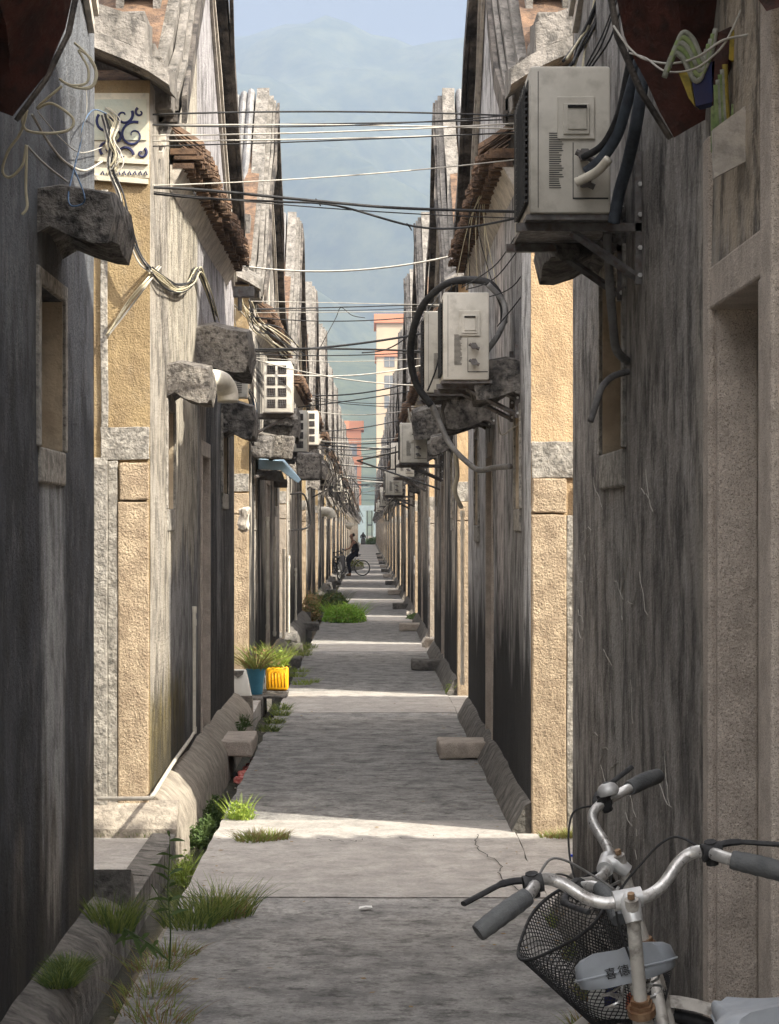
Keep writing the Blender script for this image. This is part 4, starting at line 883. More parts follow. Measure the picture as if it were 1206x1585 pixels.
tuft(372, 1268, gs(1268), 130, .09, .17, 'bright yellow-green leafy weed in the sunlit patch by the drain', m=grassy, z=0, lf=240, name='leafy_weed', mix2=None)
tuft(408, 1300, gs(1300), 260, .10, .08, 'low dry yellow grass patch on the sunlit paving', m=grassm, z=0, lean=1.2, mix2=dry, elong=[(0, 0), (.06, .05), (-.06, -.05)])
tuft(318, 1265, 232, 60, .06, .2, 'dark leafy weed down in the drain before the granite slab', m=grassd, z=-.18, lf=500, name='leafy_weed', elong=[(0, 0), (-.02, -.5), (0, .6), (0, 1.1)])
tuft(288, 1330, 262, 60, .05, .2, 'yellow-green weed rising from the shaded drain', m=grassy, z=-.18, lf=160, name='leafy_weed', mix2=grassm, elong=[(0, 0), (0, -.35)])
tuft(195, 1298, 255, 160, .06, .05, 'thin strip of grass at the foot of the sunlit left plinth', z=0, elong=[(-.25+.09*i, 0) for i in range(6)], lean=.9, w=.003, mix2=grassd)
tuft(235, 1500, gs(1500), 200, .12, .10, 'sparse dry weeds trailing over the near path edge', z=0, elong=[(0, 0), (.06, .3), (.04, -.5)], lean=1.1, w=.003, mix2=dry)
tuft(222, 1575, gs(1565), 110, .13, .12, 'grass at the bottom edge of the picture by the drain', z=0, elong=[(0, 0), (.08, -.2)], lean=1.0, mix2=dry, w=.0035)
tuft(425, 1120, gs(1120), 160, .09, .10, 'creeping grass past the granite slab on the path edge', z=0, lf=80, elong=[(0, 0), (-.02, -.8), (.02, .9), (0, 1.6)], lean=1, mix2=grassd)
tuft(368, 1125, 172, 120, .06, .16, 'dark weed on the left plinth behind the granite slab', m=grassd, z=.03, lf=120, elong=[(0, 0), (.02, .6)], name='leafy_weed')
tuft(468, 1062, gs(1060), 140, .12, .10, 'yellowish grass beyond the yellow jerrycan', m=grassy, z=0, elong=[(0, 0), (.08, .4), (-.12, 1.4), (-.1, 2.4)], lean=1, mix2=grassm)
tuft(480, 1015, gs(1015), 120, .12, .14, 'green grass patch between jerrycan and bright bush', z=0, lf=80, elong=[(-.1, 0), (-.12, 1), (-.05, 2)], mix2=grassd)
tuft(697, 1075, gs(1075), 60, .05, .2, 'small leafy weed at the foot of the right wall near the pale strip', z=0, lf=150, name='leafy_weed', mix2=grassy)
tuft(868, 1308, 256, 220, .08, .06, 'moss and grass at the foot of the orange end wall', z=0, m=grassm, mix2=dry, lean=.9, elong=[(0, 0), (.06, 0), (-.05, 0), (.1, 0)], w=.003)
tuft(872, 1400, 330, 200, .07, .12, 'grass seen through the bicycle basket by the right wall', z=0, m=grassm, mix2=dry, elong=[(0, 0), (0, -.8), (-.02, -1.6), (-.1, -2.2)])
tuft(845, 1260, 242, 30, .03, .14, 'little sprig growing on the right plinth edge', z=.05, m=grassd, lf=30, name='leafy_weed')
# bush of bright weeds
def bush(px, py, s_, rx, ry, rz, n, size, m, lab, name='bush', m2=None):
    q = Vector(((px-VX)/s_, F/s_, 0)); rn = random.Random(int(px)); mb = MB()
    leaves(mb, q, n, rx, ry, rz, size, rn); blades(mb, q, n//12, rx*.8, rz*1.2, .008, .6, rn)
    if m2: mb.m = [1 if rn.random() < .3 else 0 for _ in mb.m]
    return tag(mb.build(name, [m, m2] if m2 else m, None, recalc=False), lab, 'bush', None)
bush(533, 962, 76, .45, 1.1, .42, 3800, .09, limem, 'bright lime-green bush of weeds on the left of the path', m2=grassy)
bush(512, 945, 66, .42, 1.1, .48, 2400, .10, grassd, 'darker green weeds behind the lime-green bush', m2=grassm)
bush(480, 955, 75, .22, .8, .75, 1100, .09, dry, 'tall dry reddish-brown weeds against the left wall', m2=grassd)
bush(640, 958, 74, .14, .5, .12, 400, .07, grassd, 'low dark weeds on the right side by the small step')
bush(552, 880, 31, .35, 6, .4, 1200, .16, grassm, 'long strip of weeds at the left beyond the cyclist', m2=dry)
bush(577, 838, 12, .9, 8, 1.0, 700, .5, grassd, 'small dark bush at the far end of the alley')
# tall thin weed in the near drain
t = empty('tall_weed', P(262, 1500, gs(1560)), 'tall thin weed with narrow leaves standing in the near drain', 'plant')
rn = random.Random(5); st = spline([(0, 0, 0), (.005, 0, .15), (-.005, 0, .3), (.0, 0, .42), (.003, 0, .52)], 6)
mb = MB(); mb.tube(st, [.004-.0025*i/(len(st)-1) for i in range(len(st))], 5)
mb.tube(spline([(0, 0, .03), (-.08, .0, .10), (-.18, 0, .16)], 6), .003, 5); mb.tube(spline([(0, 0, .2), (-.04, .0, .28), (-.07, 0, .33)], 6), .0022, 5); mb.build('stem', grassd, t)
mb = MB()
def leaf(b, d, L_, w):
    sd = Vector((-d.z, 0, d.x)).normalized()*w+Vector((0, w*.5, 0)); pr = []
    for k in range(6):
        u = k/5; c = b+d*L_*u+Vector((0, 0, -.35*L_*u*u)); ww = math.sin(math.pi*min(.98, u*.9+.08)); pr.append([c-sd*ww, c+sd*ww])
    mb.sheet(pr)
for i in range(15):
    z = .2+.33*i/15+rn.uniform(-.02, .02); a = i*2.4+rn.uniform(-.5, .5); leaf(Vector((0, 0, z)), Vector((math.cos(a), math.sin(a)*.5, rn.uniform(.1, .9))).normalized(), rn.uniform(.04, .10), .0065)
for i in range(11):
    u = i/11; leaf(Vector((-.06-.13*u, 0, .09+.07*u)), Vector((rn.uniform(-.7, .6), 0, rn.uniform(-.8, .8))).normalized(), rn.uniform(.04, .08), .008)
mb.build('leaves', grassd, t, recalc=False)
# pots
def lathe(mb, prf, n=24, c=Vector((0, 0, 0))):
    secs = [[c+Vector((r*math.cos(6.2832*k/n), r*math.sin(6.2832*k/n), z)) for k in range(n)] for r, z in prf]
    nn = n; vs = [p for s_ in secs for p in s_]
    mb.add(vs, [(i*nn+j, i*nn+(j+1) % nn, (i+1)*nn+(j+1) % nn, (i+1)*nn+j) for i in range(len(secs)-1) for j in range(nn)]+[tuple(range(nn))[::-1]])
sp_ = 139
block('plank', -1.42, -.90, 24.15, 24.45, .0, .035, plinthm, 'thin grey plank carrying the pots over the drain', None, 'plank', 3)
block('ledge', -1.5, -1.16, 23.9, 24.5, -.28, .03, plinthm, 'low concrete ledge under the pots', None, 'ledge', 4)
t = empty('flower_pot', ((397-VX)/sp_, 24.3, .036), 'blue plastic bucket used as a flower pot', 'flower pot')
mb = MB(); lathe(mb, [(.07, 0), (.105, .27), (.115, .27), (.115, .285), (.10, .285), (.095, .26), (.0, .255)]); mb.build('bucket', bluep, t, smooth=True, auto=40)
mb = MB(); rn = random.Random(9); blades(mb, Vector((0, 0, .24)), 190, .07, .50, .006, 1.1, rn, curve=.9); leaves(mb, Vector((.05, 0, .3)), 160, .22, .15, .3, .05, rn)
for i, _ in enumerate(mb.m): mb.m[i] = 1 if (i//4) % 3 == 0 else 0
mb.build('foliage', [grassm, dry], t, recalc=False)
t = empty('jerrycan', ((428-VX)/sp_, 24.6, .06), 'yellow cut plastic jerrycan with a plant in it', 'flower pot')
mb = MB(); mb.box(-.125, .125, -.08, .12, 0, .26); mb.build('canister', yelp, t, bevel=.025, smooth=True, auto=60)
mb = MB()
for i in range(6): x = -.09+.036*i; mb.tube([(x, -.082, .04), (x, -.082, .2)], .006, 6)
mb.build('moulded_rib', yelp, t, smooth=True)
mb = MB(); rn = random.Random(19); blades(mb, Vector((0, 0.02, .25)), 120, .09, .34, .006, .8, rn); leaves(mb, Vector((0, 0, .25)), 260, .16, .12, .3, .05, rn)
mb.build('foliage', grassy, t, recalc=False)
block('brick', -1.16, -.9, 24.5, 24.75, .0, .055, hoodm, 'dark brick under the yellow jerrycan', None, 'brick', 5)
t = empty('plastic_jug', ((375-VX)/sp_, 23.95, .03), 'white plastic jug with cut-out handle opening against the left wall', 'jug')
mb = MB(); mb.loft([[(-.11, -.06, 0), (.13, -.06, 0), (.13, .08, 0), (-.11, .08, 0)], [(-.11, -.05, .2), (.09, -.05, .2), (.09, .07, .2), (-.11, .07, .2)], [(-.11, -.04, .30), (.065, -.04, .30), (.065, .06, .30), (-.11, .06, .30)]])
mb.build('body', whitep, t, bevel=.012, smooth=True, auto=50)
mb = MB(); mb.loft([[(-.085+.03*0, -.062, .295), (.05, -.062, .295), (.035, -.064, .25), (-.02, -.066, .215), (-.07, -.064, .25)], [(-.085, -.05, .295), (.05, -.05, .295), (.035, -.05, .25), (-.02, -.05, .215), (-.07, -.05, .25)]]); mb.build('handle_opening', plinthm, t)
# plastic bags / stones further along
for i, (x, y, s_, lab) in enumerate(((457, 1010, 104, 'crumpled white plastic bag by the left wall'), (437, 1030, 116, 'dark stone block under the white bag'), (665, 1000, 98, 'whitish crumpled bag at the right wall foot'), (637, 955, 72, 'pale crumpled bag farther on the right'), (385, 805, 142, 'torn white bag stuck on top of the orange end wall'))):
    mb = MB(); q = P(x-(8 if i == 4 else 0), y, s_); w = .1 if i != 1 else .13; w = .05 if i == 4 else w; mb.box(q.x-w, q.x+w, q.y, q.y+.2, q.z-.12, q.z+.13)
    tag(mb.build('stone_block' if i == 1 else 'plastic_bag', plinthm if i == 1 else creamm, None, bevel=.03, sub=3, rough=(.04, 9)), lab, 'stone' if i == 1 else 'bag')
mb = MB(); lathe(mb, [(.008, 0), (.014, .001), (.014, .012), (.0, .014)], 14, Vector(((886-VX)/272, F/272, 0)))
mb.v = [Vector((v.x, v.y, v.z)) for v in mb.v]; tag(mb.build('bottle_cap', mat('blue_cap', (.02, .06, .45), (.02, .05, .4), 5, rough=.4)), 'tiny blue bottle cap lying on the right paving', 'bottle cap')
mb = MB(); q = Vector(((566-VX)/gs(1409), F/gs(1409), .012)); mb.sheet([[q+Vector((-.034, -.03, 0)), q+Vector((-.03, .01, .004))], [q+Vector((0, -.01, .006)), q+Vector((0, .03, .006))], [q+Vector((.034, .0, .0)), q+Vector((.03, .04, .004))]])
tag(mb.build('paper_scrap', whitep), 'scrap of white paper on the dark paving', 'litter')
mb = MB()
for i in range(5): q = Vector((-1.03+.02*i, 17.6+.25*i, -.18)); mb.box(q.x-.05, q.x+.03, q.y, q.y+.1, q.z, q.z+.05+.01*i)
tag(mb.build('red_wrapper', mat('red_foil', (.5, .04, .03), (.6, .3, .25), 30, rough=.4), None, bevel=.01, sub=1, rough=(.02, 20)), 'crumpled red and white wrapper in the drain under the granite slab', 'litter')
mb = MB()
for i in range(30):
    q = Vector((-1.06+random.uniform(-.09, .09), random.uniform(8, 24), -.2)); r = random.uniform(.012, .03)
    e = [Vector((math.cos(k*2.1), math.sin(k*2.1), 0))*r for k in range(3)]; mb.loft([[q+a for a in e], [q+a*.7+Vector((0, 0, r)) for a in e]])
tag(mb.build('drain_gravel', plinthp, None, bevel=.003), kind='stuff', label='stones and grit lying in the drain')

# ---------------------------------------------------------------- bicycles
def bicycle(root, steer, barw=1.0, basket=None, bell=False, sadm=saddlem, sad_h=.86, lettering=None, rack=False, lamp=False, simple=False, bar='swept'):
    """local: x forward, y left, z up; rear axle at x=0"""
    Rr = .32; FA = Vector((1.03, 0, Rr)); RA = Vector((0, 0, Rr)); BB = Vector((.43, 0, .28))
    HT = Vector((.82, 0, .76)); HB = Vector((.87, 0, .60)); ST = Vector((.27, 0, .70))
    fr = MB()
    fr.tube([HT+Vector((-.0, 0, .0)), HB], .021, 12); fr.tube(spline([HB+Vector((-.01, 0, .03)), Vector((.7, 0, .42)), BB], 5), .021, 12)
    fr.tube(spline([HT+Vector((.005, 0, -.04)), Vector((.66, 0, .56)), Vector((.36, 0, .44))], 5), .016, 10)
    fr.tube([BB, ST], .016, 10)
    for y in (-.06, .06):
        fr.tube([BB+Vector((0, y*.4, 0)), RA+Vector((0, y, 0))], .009, 7); fr.tube([ST+Vector((.02, y*.3, -.06)), RA+Vector((0, y, 0))], .008, 7)
    fr.build('frame', framew, root, smooth=True, auto=50)
    for nm, ax, rot in (('rear', RA, 0), ('front', FA, steer)):
        M = Matrix.Translation(HB) @ Matrix.Rotation(rot, 4, Vector((-.3, 0, 1)).normalized()) @ Matrix.Translation(-HB) if rot else Matrix()
        w = MB(); n = 40
        w.tube([M @ (ax+Vector((math.cos(6.2832*i/n)*(Rr-.018), 0, math.sin(6.2832*i/n)*(Rr-.018)))) for i in range(n+1)], .018, 8, caps=False); wo = w.build('wheel', black, root, smooth=True)
        r_ = MB(); r_.tube([M @ (ax+Vector((math.cos(6.2832*i/n)*(Rr-.045), 0, math.sin(6.2832*i/n)*(Rr-.045)))) for i in range(n+1)], .011, 6, caps=False)
        for i in range(28):
            a = 6.2832*i/28; r_.tube([M @ (ax+Vector((.02*math.cos(a+1), .02*(-1)**i, .02*math.sin(a+1)))), M @ (ax+Vector(((Rr-.05)*math.cos(a), 0, (Rr-.05)*math.sin(a))))], .0012, 3)
        r_.tube([M @ (ax+Vector((0, -.05, 0))), M @ (ax+Vector((0, .05, 0)))], .018, 8); r_.build('rim', alum, wo, smooth=True, auto=40)
        md = MB(); a0, a1 = (R(10), R(175)) if nm == 'rear' else (R(20), R(140))
        md.sheet([[M @ (ax+Vector((math.cos(a0+(a1-a0)*i/16)*(Rr+.03), y, math.sin(a0+(a1-a0)*i/16)*(Rr+.03-abs(y)*.3)))) for y in (-.03, -.015, 0, .015, .03)] for i in range(17)]); md.build('mudguard', framew, root, smooth=True)
    axd = (HT-HB).normalized(); MS = Matrix.Translation(HT) @ Matrix.Rotation(steer, 4, axd) @ Matrix.Translation(-HT)
    T = lambda v: MS @ Vector(v)
    fk = MB()
    fk.tube([T(HB+Vector((0, 0, -.01))), T(HB+Vector((.01, 0, -.05)))], .022, 10)
    for y in (-.045, .045): fk.tube([T(p) for p in spline([HB+Vector((.01, y*.6, -.03)), HB+Vector((.05, y, -.15)), FA+Vector((0, y, 0))], 5)], .011, 8)
    fk.build('fork', framew, root, smooth=True, auto=50)
    hs = MB(); hs.tube([T(HT+axd*-.005), T(HT+axd*.012)], .030, 14); hs.tube([T(HT+axd*.013), T(HT+axd*.022)], .026, 6); hs.tube([T(HT+axd*.023), T(HT+axd*.033)], .022, 6)
    hs.build('headset_nut', rust, root)
    SP = HT+axd*.25;  sm = MB(); sm.tube([T(HT+axd*.03), T(SP+axd*.02)], .0145, 12); 
    sm.build('steerer', framew, root, smooth=True, auto=50)
    cl = MB(); cl.tube([T(SP+Vector((0, 0, -.03))), T(SP+Vector((.012, 0, .005))), T(SP+Vector((.03, 0, .012)))], [.018, .022, .02], 12); cl.tube([T(SP+Vector((.035, -.03, .012))), T(SP+Vector((.035, .03, .012)))], .021, 14)
    st = cl.build('stem', alum, root, smooth=True, auto=45)
    cb = MB(); cb.tube([T(SP+axd*.022), T(SP+axd*.034)], .008, 6); cb.build('bolt', rust, st)
    C0 = SP+Vector((.035, 0, .012)); half = [(0, 0, 0), (0, .05, -.002), (.012, .10, .012), (.03, .15, .045), (.035, .19, .062), (.015, .225, .066), (-.035, .247, .062), (-.07, .278, .053)]
    half = [(x, y*barw, z) for x, y, z in half]
    gr_ = [(-.062, .268, .056), (-.088, .325, .036), (-.105, .385, .010)]; gr_ = [(x, y-.268*(1-barw), z) for x, y, z in gr_]
    for sg_ in (1, -1):
        pass
    pts = [Vector((x, -y, z)) for x, y, z in half[::-1]]+[Vector((x, y, z)) for x, y, z in half[1:]]
    hb = MB(); hb.tube([T(C0+p) for p in spline(pts, 6)], .0132, 12); hb.build('handlebar', chrome, root, smooth=True)
    for sg_ in (1, -1):
        g_ = [Vector((x, sg_*y, z)) for x, y, z in gr_]; sp = spline(g_, 6); N = len(sp)
        gm = MB(); gm.tube([T(C0+p) for p in sp], [.0185+.0025*math.sin(math.pi*i/(N-1))+(.001 if i % 2 else 0) for i in range(N)], 14); gm.build('grip', gripm, root, smooth=True, auto=60)
        lv = MB(); b = Vector((.0, sg_*.238*barw, .066)); lv.tube([T(C0+b+Vector((.01, 0, -.028))), T(C0+b+Vector((.0, 0, .022)))], .014, 8); lv.tube([T(C0+b+Vector((0, sg_*.02, 0))), T(C0+b+Vector((0, -sg_*.02, 0)))], .020, 12)
        lv.tube([T(C0+p) for p in spline([b+Vector((.015, -sg_*.01, .0)), b+Vector((.030, sg_*.02, .004)), b+Vector((.022, sg_*.06, .006)), b+Vector((-.02, sg_*.115, .0)), b+Vector((-.055, sg_*.155, -.004))], 5)], [.011]*11+[.008]*10, 8, flat=.7)
        lv.build('brake_lever', black, root, smooth=True, auto=45)
        cbm = MB(); cbm.tube([T(C0+p) for p in spline([b+Vector((.02, -sg_*.01, 0)), b+Vector((.07, -sg_*.06, .03)), Vector((.09, sg_*.06, .05)), Vector((.09, -sg_*.01, -.03)), Vector((.05, 0, -.16))], 8)], .0028, 6); cbm.build('brake_cable', pvcg if sg_ > 0 else black, root, smooth=True)
    if bell:
        b = T(C0+Vector((-.03, -.215, .095))); bm_ = MB(); lathe(bm_, [(.024, -.012), (.028, -.006), (.028, .004), (.022, .014), (.012, .019), (.0, .020)], 20, b); be = bm_.build('bell', alum, root, smooth=True, auto=50)
        bm_ = MB(); lathe(bm_, [(.008, .0185), (.008, .0215), (0, .0225)], 12, b); bm_.build('bell_button', gripm, be)
        bm_ = MB(); bm_.tube([b-Vector((0, 0, .01)), T(C0+Vector((.0, -.225, .066)))], .007, 6); bm_.build('bell_clamp', black, be)
    # saddle
    sd = Vector((.20, 0, sad_h)); sm_ = MB(); secs = []
    for i in range(17):
        t_ = i/16; x = -.14+.28*t_; hw = (.112*(1-(max(0, t_-.28)/.72)**.62*.80)) if t_ > .28 else .112*math.sqrt(max(.10, 1-((.28-t_)/.36)**4)); top = .0+.018*(1-t_)**2-.008*t_; th = .085-.045*t_
        ring = []
        for k in range(16):
            a = 6.2832*k/16; cy, sz = math.cos(a), math.sin(a); ring.append(sd+Vector((x, hw*(abs(cy)**.55)*(1 if cy > 0 else -1), top+(th*.55*(abs(sz)**.6) if sz > 0 else -th*.42*(abs(sz)**.3)) - (.006 if abs(cy) < .3 and sz > 0 else 0))))
        secs.append(ring)
    sm_.loft(secs); so = sm_.build('saddle', sadm, root, smooth=True, auto=70)
    pp = MB(); pp.tube([p+Vector((0, 0, 0)) for p in [Vector((s_[0].x, s_[0].y*1.01, s_[0].z-.006)) for s_ in secs[::-1]]+[Vector((s_[8].x, s_[8].y*1.01, s_[8].z-.006)) for s_ in secs]], .0035, 5); pp.build('piping', sadm, so)
    sb = MB(); sb.tube([ST, sd+Vector((0, 0, -.035))], .0125, 10)
    for y in (-.03, .03): sb.tube(spline([sd+Vector((-.11, y*1.6, -.035)), sd+Vector((-.05, y, -.06)), sd+Vector((.05, y, -.06)), sd+Vector((.12, y*.4, -.03))], 5), .004, 6)
    for y in (-.045, .045):
        sb.tube([sd+Vector((-.08+.022*math.cos(q*.7), y+.022*math.sin(q*.7), -.075+.0045*q/1.5)) for q in range(28)], .003, 4)
    sb.build('seat_post', chrome, root, smooth=True, auto=50)
    if lettering:
        cu = bpy.data.curves.new('lettering', 'FONT'); cu.body = lettering; cu.size = .026; cu.space_character = 1.25; cu.extrude = .0006; cu.align_x = 'CENTER'
        tmp = bpy.data.objects.new('lettering', cu); C.objects.link(tmp); me_ = bpy.data.meshes.new_from_object(tmp.evaluated_get(bpy.context.evaluated_depsgraph_get())); bpy.data.objects.remove(tmp)
        lo = bpy.data.objects.new('lettering', me_); C.objects.link(lo); lo.parent = so; me_.materials.clear(); me_.materials.append(black)
        lo.location = sd+Vector((-.1455, .0, .004)); lo.rotation_euler = (R(90), 0, R(-90))
    # cranks, chain case
    ck = MB(); ck.tube([BB+Vector((0, -.09, 0)), BB+Vector((0, .09, 0))], .016, 8)
    for sg_ in (1, -1):
        e = BB+Vector((.11*sg_, -.09*sg_, -.13*sg_)); ck.tube([BB+Vector((0, -.09*sg_, 0)), e], .009, 6); ck.box(e.x-.04, e.x+.04, e.y-.05, e.y+.05, e.z-.01, e.z+.01)
    ck.build('crank', steel, root)
    cc = MB(); cc.loft([[(RA.x-.05, y, RA.z+.05), (RA.x-.05, y, RA.z-.05), (BB.x+.08, y, BB.z-.10), (BB.x+.11, y, BB.z), (BB.x+.06, y, BB.z+.10)] for y in (-.055, -.075)]); cc.build('chain_case', framew, root, bevel=.006)
    if rack:
        rk = MB()
        rk.tube(spline([(-.40, -.06, .70), (-.42, 0, .70), (-.40, .06, .70)], 4), .005, 6)
        for y in (-.06, -.02, .02, .06): rk.tube([(-.40, y, .70), (.14, y, .70)], .005, 6)
        for y in (-.06, .06): rk.tube([(-.3, y, .70), (0, y*1.05, Rr)], .005, 6)
        rk.build('rear_rack', alum, root, smooth=True)
    if basket:
        (bw, bd, bh) = basket; bm_ = MB(); cx = .075; zc = -.06
        top = []; bot = []; n = 76
        for i in range(n):
            a = 6.2832*i/n; c_, s_ = math.cos(a), math.sin(a); e = .62
            X = (abs(c_)**e)*(1 if c_ > 0 else -1); Y = (abs(s_)**e)*(1 if s_ > 0 else -1)
            top.append(Vector((cx+bd*.5+X*bd*.5, Y*bw*.5, zc))); bot.append(Vector((cx+bd*.42+X*bd*.36, Y*bw*.34, zc-bh)))
        BT = lambda p: T(SP+p)
        bm_.tube([BT(p) for p in top+[top[0]]], .0045, 6, caps=False); bm_.tube([BT(p) for p in bot+[bot[0]]], .003, 5, caps=False)
        bo = bm_.build('basket', black, root, smooth=True)
        ms = MB(); m2 = 22
        for i in range(n*1):
            for sgn in (1, -1):
                pl = []
                for k in range(m2+1):
                    j = (i+sgn*k*.95) % n; j0 = int(j) % n; f_ = j-int(j); j1 = (j0+1) % n; u = k/m2
                    pl.append(BT(top[j0].lerp(top[j1], f_).lerp(bot[j0].lerp(bot[j1], f_), u)))
                ms.tube(pl, .0015, 3, caps=False)
        for i in range(-11, 12):
            u = i/11; pl = [BT(Vector((cx+bd*.42+bd*.36*q, u*bw*.34, zc-bh+.001))) for q in (-.98, 0, .98)]; ms.tube(pl, .0013, 3); pl = [BT(Vector((cx+bd*.42+u*bd*.36, q*bw*.33, zc-bh))) for q in (-.98, 0, .98)]; ms.tube(pl, .0013, 3)
        ms.build('basket_mesh', black, bo)
        sp_b = MB()
        for y in (-.04, .04): sp_b.tube([BT(Vector((.035, y*.4, -.05))), BT(Vector((cx, y, -.06)))], .004, 5); sp_b.tube([BT(Vector((cx+.02, y, -bh))), T(FA+Vector((0, y*1.3, 0)))], .004, 5)
        sp_b.build('basket_stay', alum, bo)
        return BT, cx, bd, bw, bh, zc
    return None
def place_bike(name, label, gx, gy, heading, lean, grp='bicycles in the alley', scale=1, stem_at=None, **kw):
    """gx, gy: ground point under the rear axle; heading of +x local; lean to the left in degrees"""
    t = empty(name, (gx, gy, 0), label, 'bicycle', grp)
    t.rotation_euler = (Matrix.Rotation(heading, 4, 'Z') @ Matrix.Rotation(-lean, 4, 'X')).to_euler()
    t.scale = (scale,)*3
    if stem_at:
        o = t.rotation_euler.to_matrix() @ (SPL*scale); t.location = (stem_at[0]-o.x, stem_at[1]-o.y, 0)
    r = bicycle(t, **kw); return t, r
hb1 = R(104); HTL = Vector((.82, 0, .76)); SPL = HTL+(HTL-Vector((.87, 0, .60))).normalized()*.24
b1, _ = place_bike('bicycle', 'silver bicycle in front with worn chrome bars and black brake levers', 0, 0, hb1, R(12), scale=1.06, stem_at=(.577, 4.78), steer=R(-9), barw=.80, sad_h=.88, rack=True)
hb2 = R(94)
b2, bk = place_bike('bicycle', 'second bicycle behind, with bell, grey saddle and black mesh basket', 0, 0, R(81), R(15), scale=1.04, stem_at=(.655, 5.65), steer=R(80), basket=(.35, .26, .30), bell=True, sad_h=.85, lettering='喜德盛')
BT, cx, bd, bw, bh, zc = bk
M2 = Matrix.Translation(b2.location) @ b2.rotation_euler.to_matrix().to_4x4()
cc_ = M2 @ BT(Vector((cx+bd*.42, 0, zc-bh+.10)))
cc_ = cc_+Vector((-.01, -.01, -.02))
t = empty('snack_packet', cc_, 'white, blue and red plastic packet lying in the bicycle basket', 'packet')
rn = random.Random(4)
for nm, mm, off, sz in (('packet', whitep, (0, 0, 0), (.065, .05, .05)), ('blue_panel', navy, (-.02, -.052, .015), (.015, .004, .03)), ('red_panel', mat('red_print', (.55, .05, .02), (.6, .2, .1), 30, rough=.4), (.045, -.053, -.005), (.02, .004, .02))):
    mb = MB(); x, y, z = off; a, b, c = sz; mb.box(x-a, x+a, y-b, y+b, z-c, z+c); mb.build(nm, mm, t, bevel=.003, sub=2, rough=(.008, 15))
# the cyclist's bicycle, a dark parked bicycle beside it, and a far scooter
b3, _ = place_bike('bicycle', 'pale bicycle the black-clad cyclist is sitting on, across the alley', -.24, 88.4, R(180), R(0), steer=R(5), sad_h=.84, scale=1)
b4, _ = place_bike('bicycle', 'dark parked bicycle at the left wall in front of the cyclist', -1.05, 81.6, R(105), R(4), steer=R(-30), sad_h=.84, sadm=black)
for c in kids(b4):
    for s_ in c.material_slots: s_.link = 'OBJECT'; s_.material = black
# parcels on the parked dark bicycle make it read as a solid dark shape
t = empty('pannier_bag', (-1.02, 81.9, .45), 'dark bulky bag hanging on the parked dark bicycle', 'bag')
mb = MB(); mb.box(-.16, .16, -.12, .12, -.1, .45); mb.build('bag_body', cloth, t, bevel=.05, smooth=True, sub=1, rough=(.02, 5)); mb = MB(); mb.tube(spline([(-.1, 0, .44), (0, 0, .55), (.1, 0, .44)], 4), .012, 6); mb.build('strap', cloth, t)

# ---------------------------------------------------------------- people
def skin_fig(name, verts, edges, radii, m, parent, root_i=0, sub_=2):
    me = bpy.data.meshes.new(name); me.from_pydata(verts, edges, []); me.materials.append(m)
    o = bpy.data.objects.new(name, me); C.objects.link(o); o.parent = parent
    md = o.modifiers.new('skin', 'SKIN'); md.use_smooth_shade = True
    for i, r in enumerate(radii):
        me.skin_vertices[0].data[i].radius = (r, r) if not isinstance(r, tuple) else r
    me.skin_vertices[0].data[root_i].use_root = True
    s_ = o.modifiers.new('sub', 'SUBSURF'); s_.levels = 1; s_.render_levels = sub_
    return o
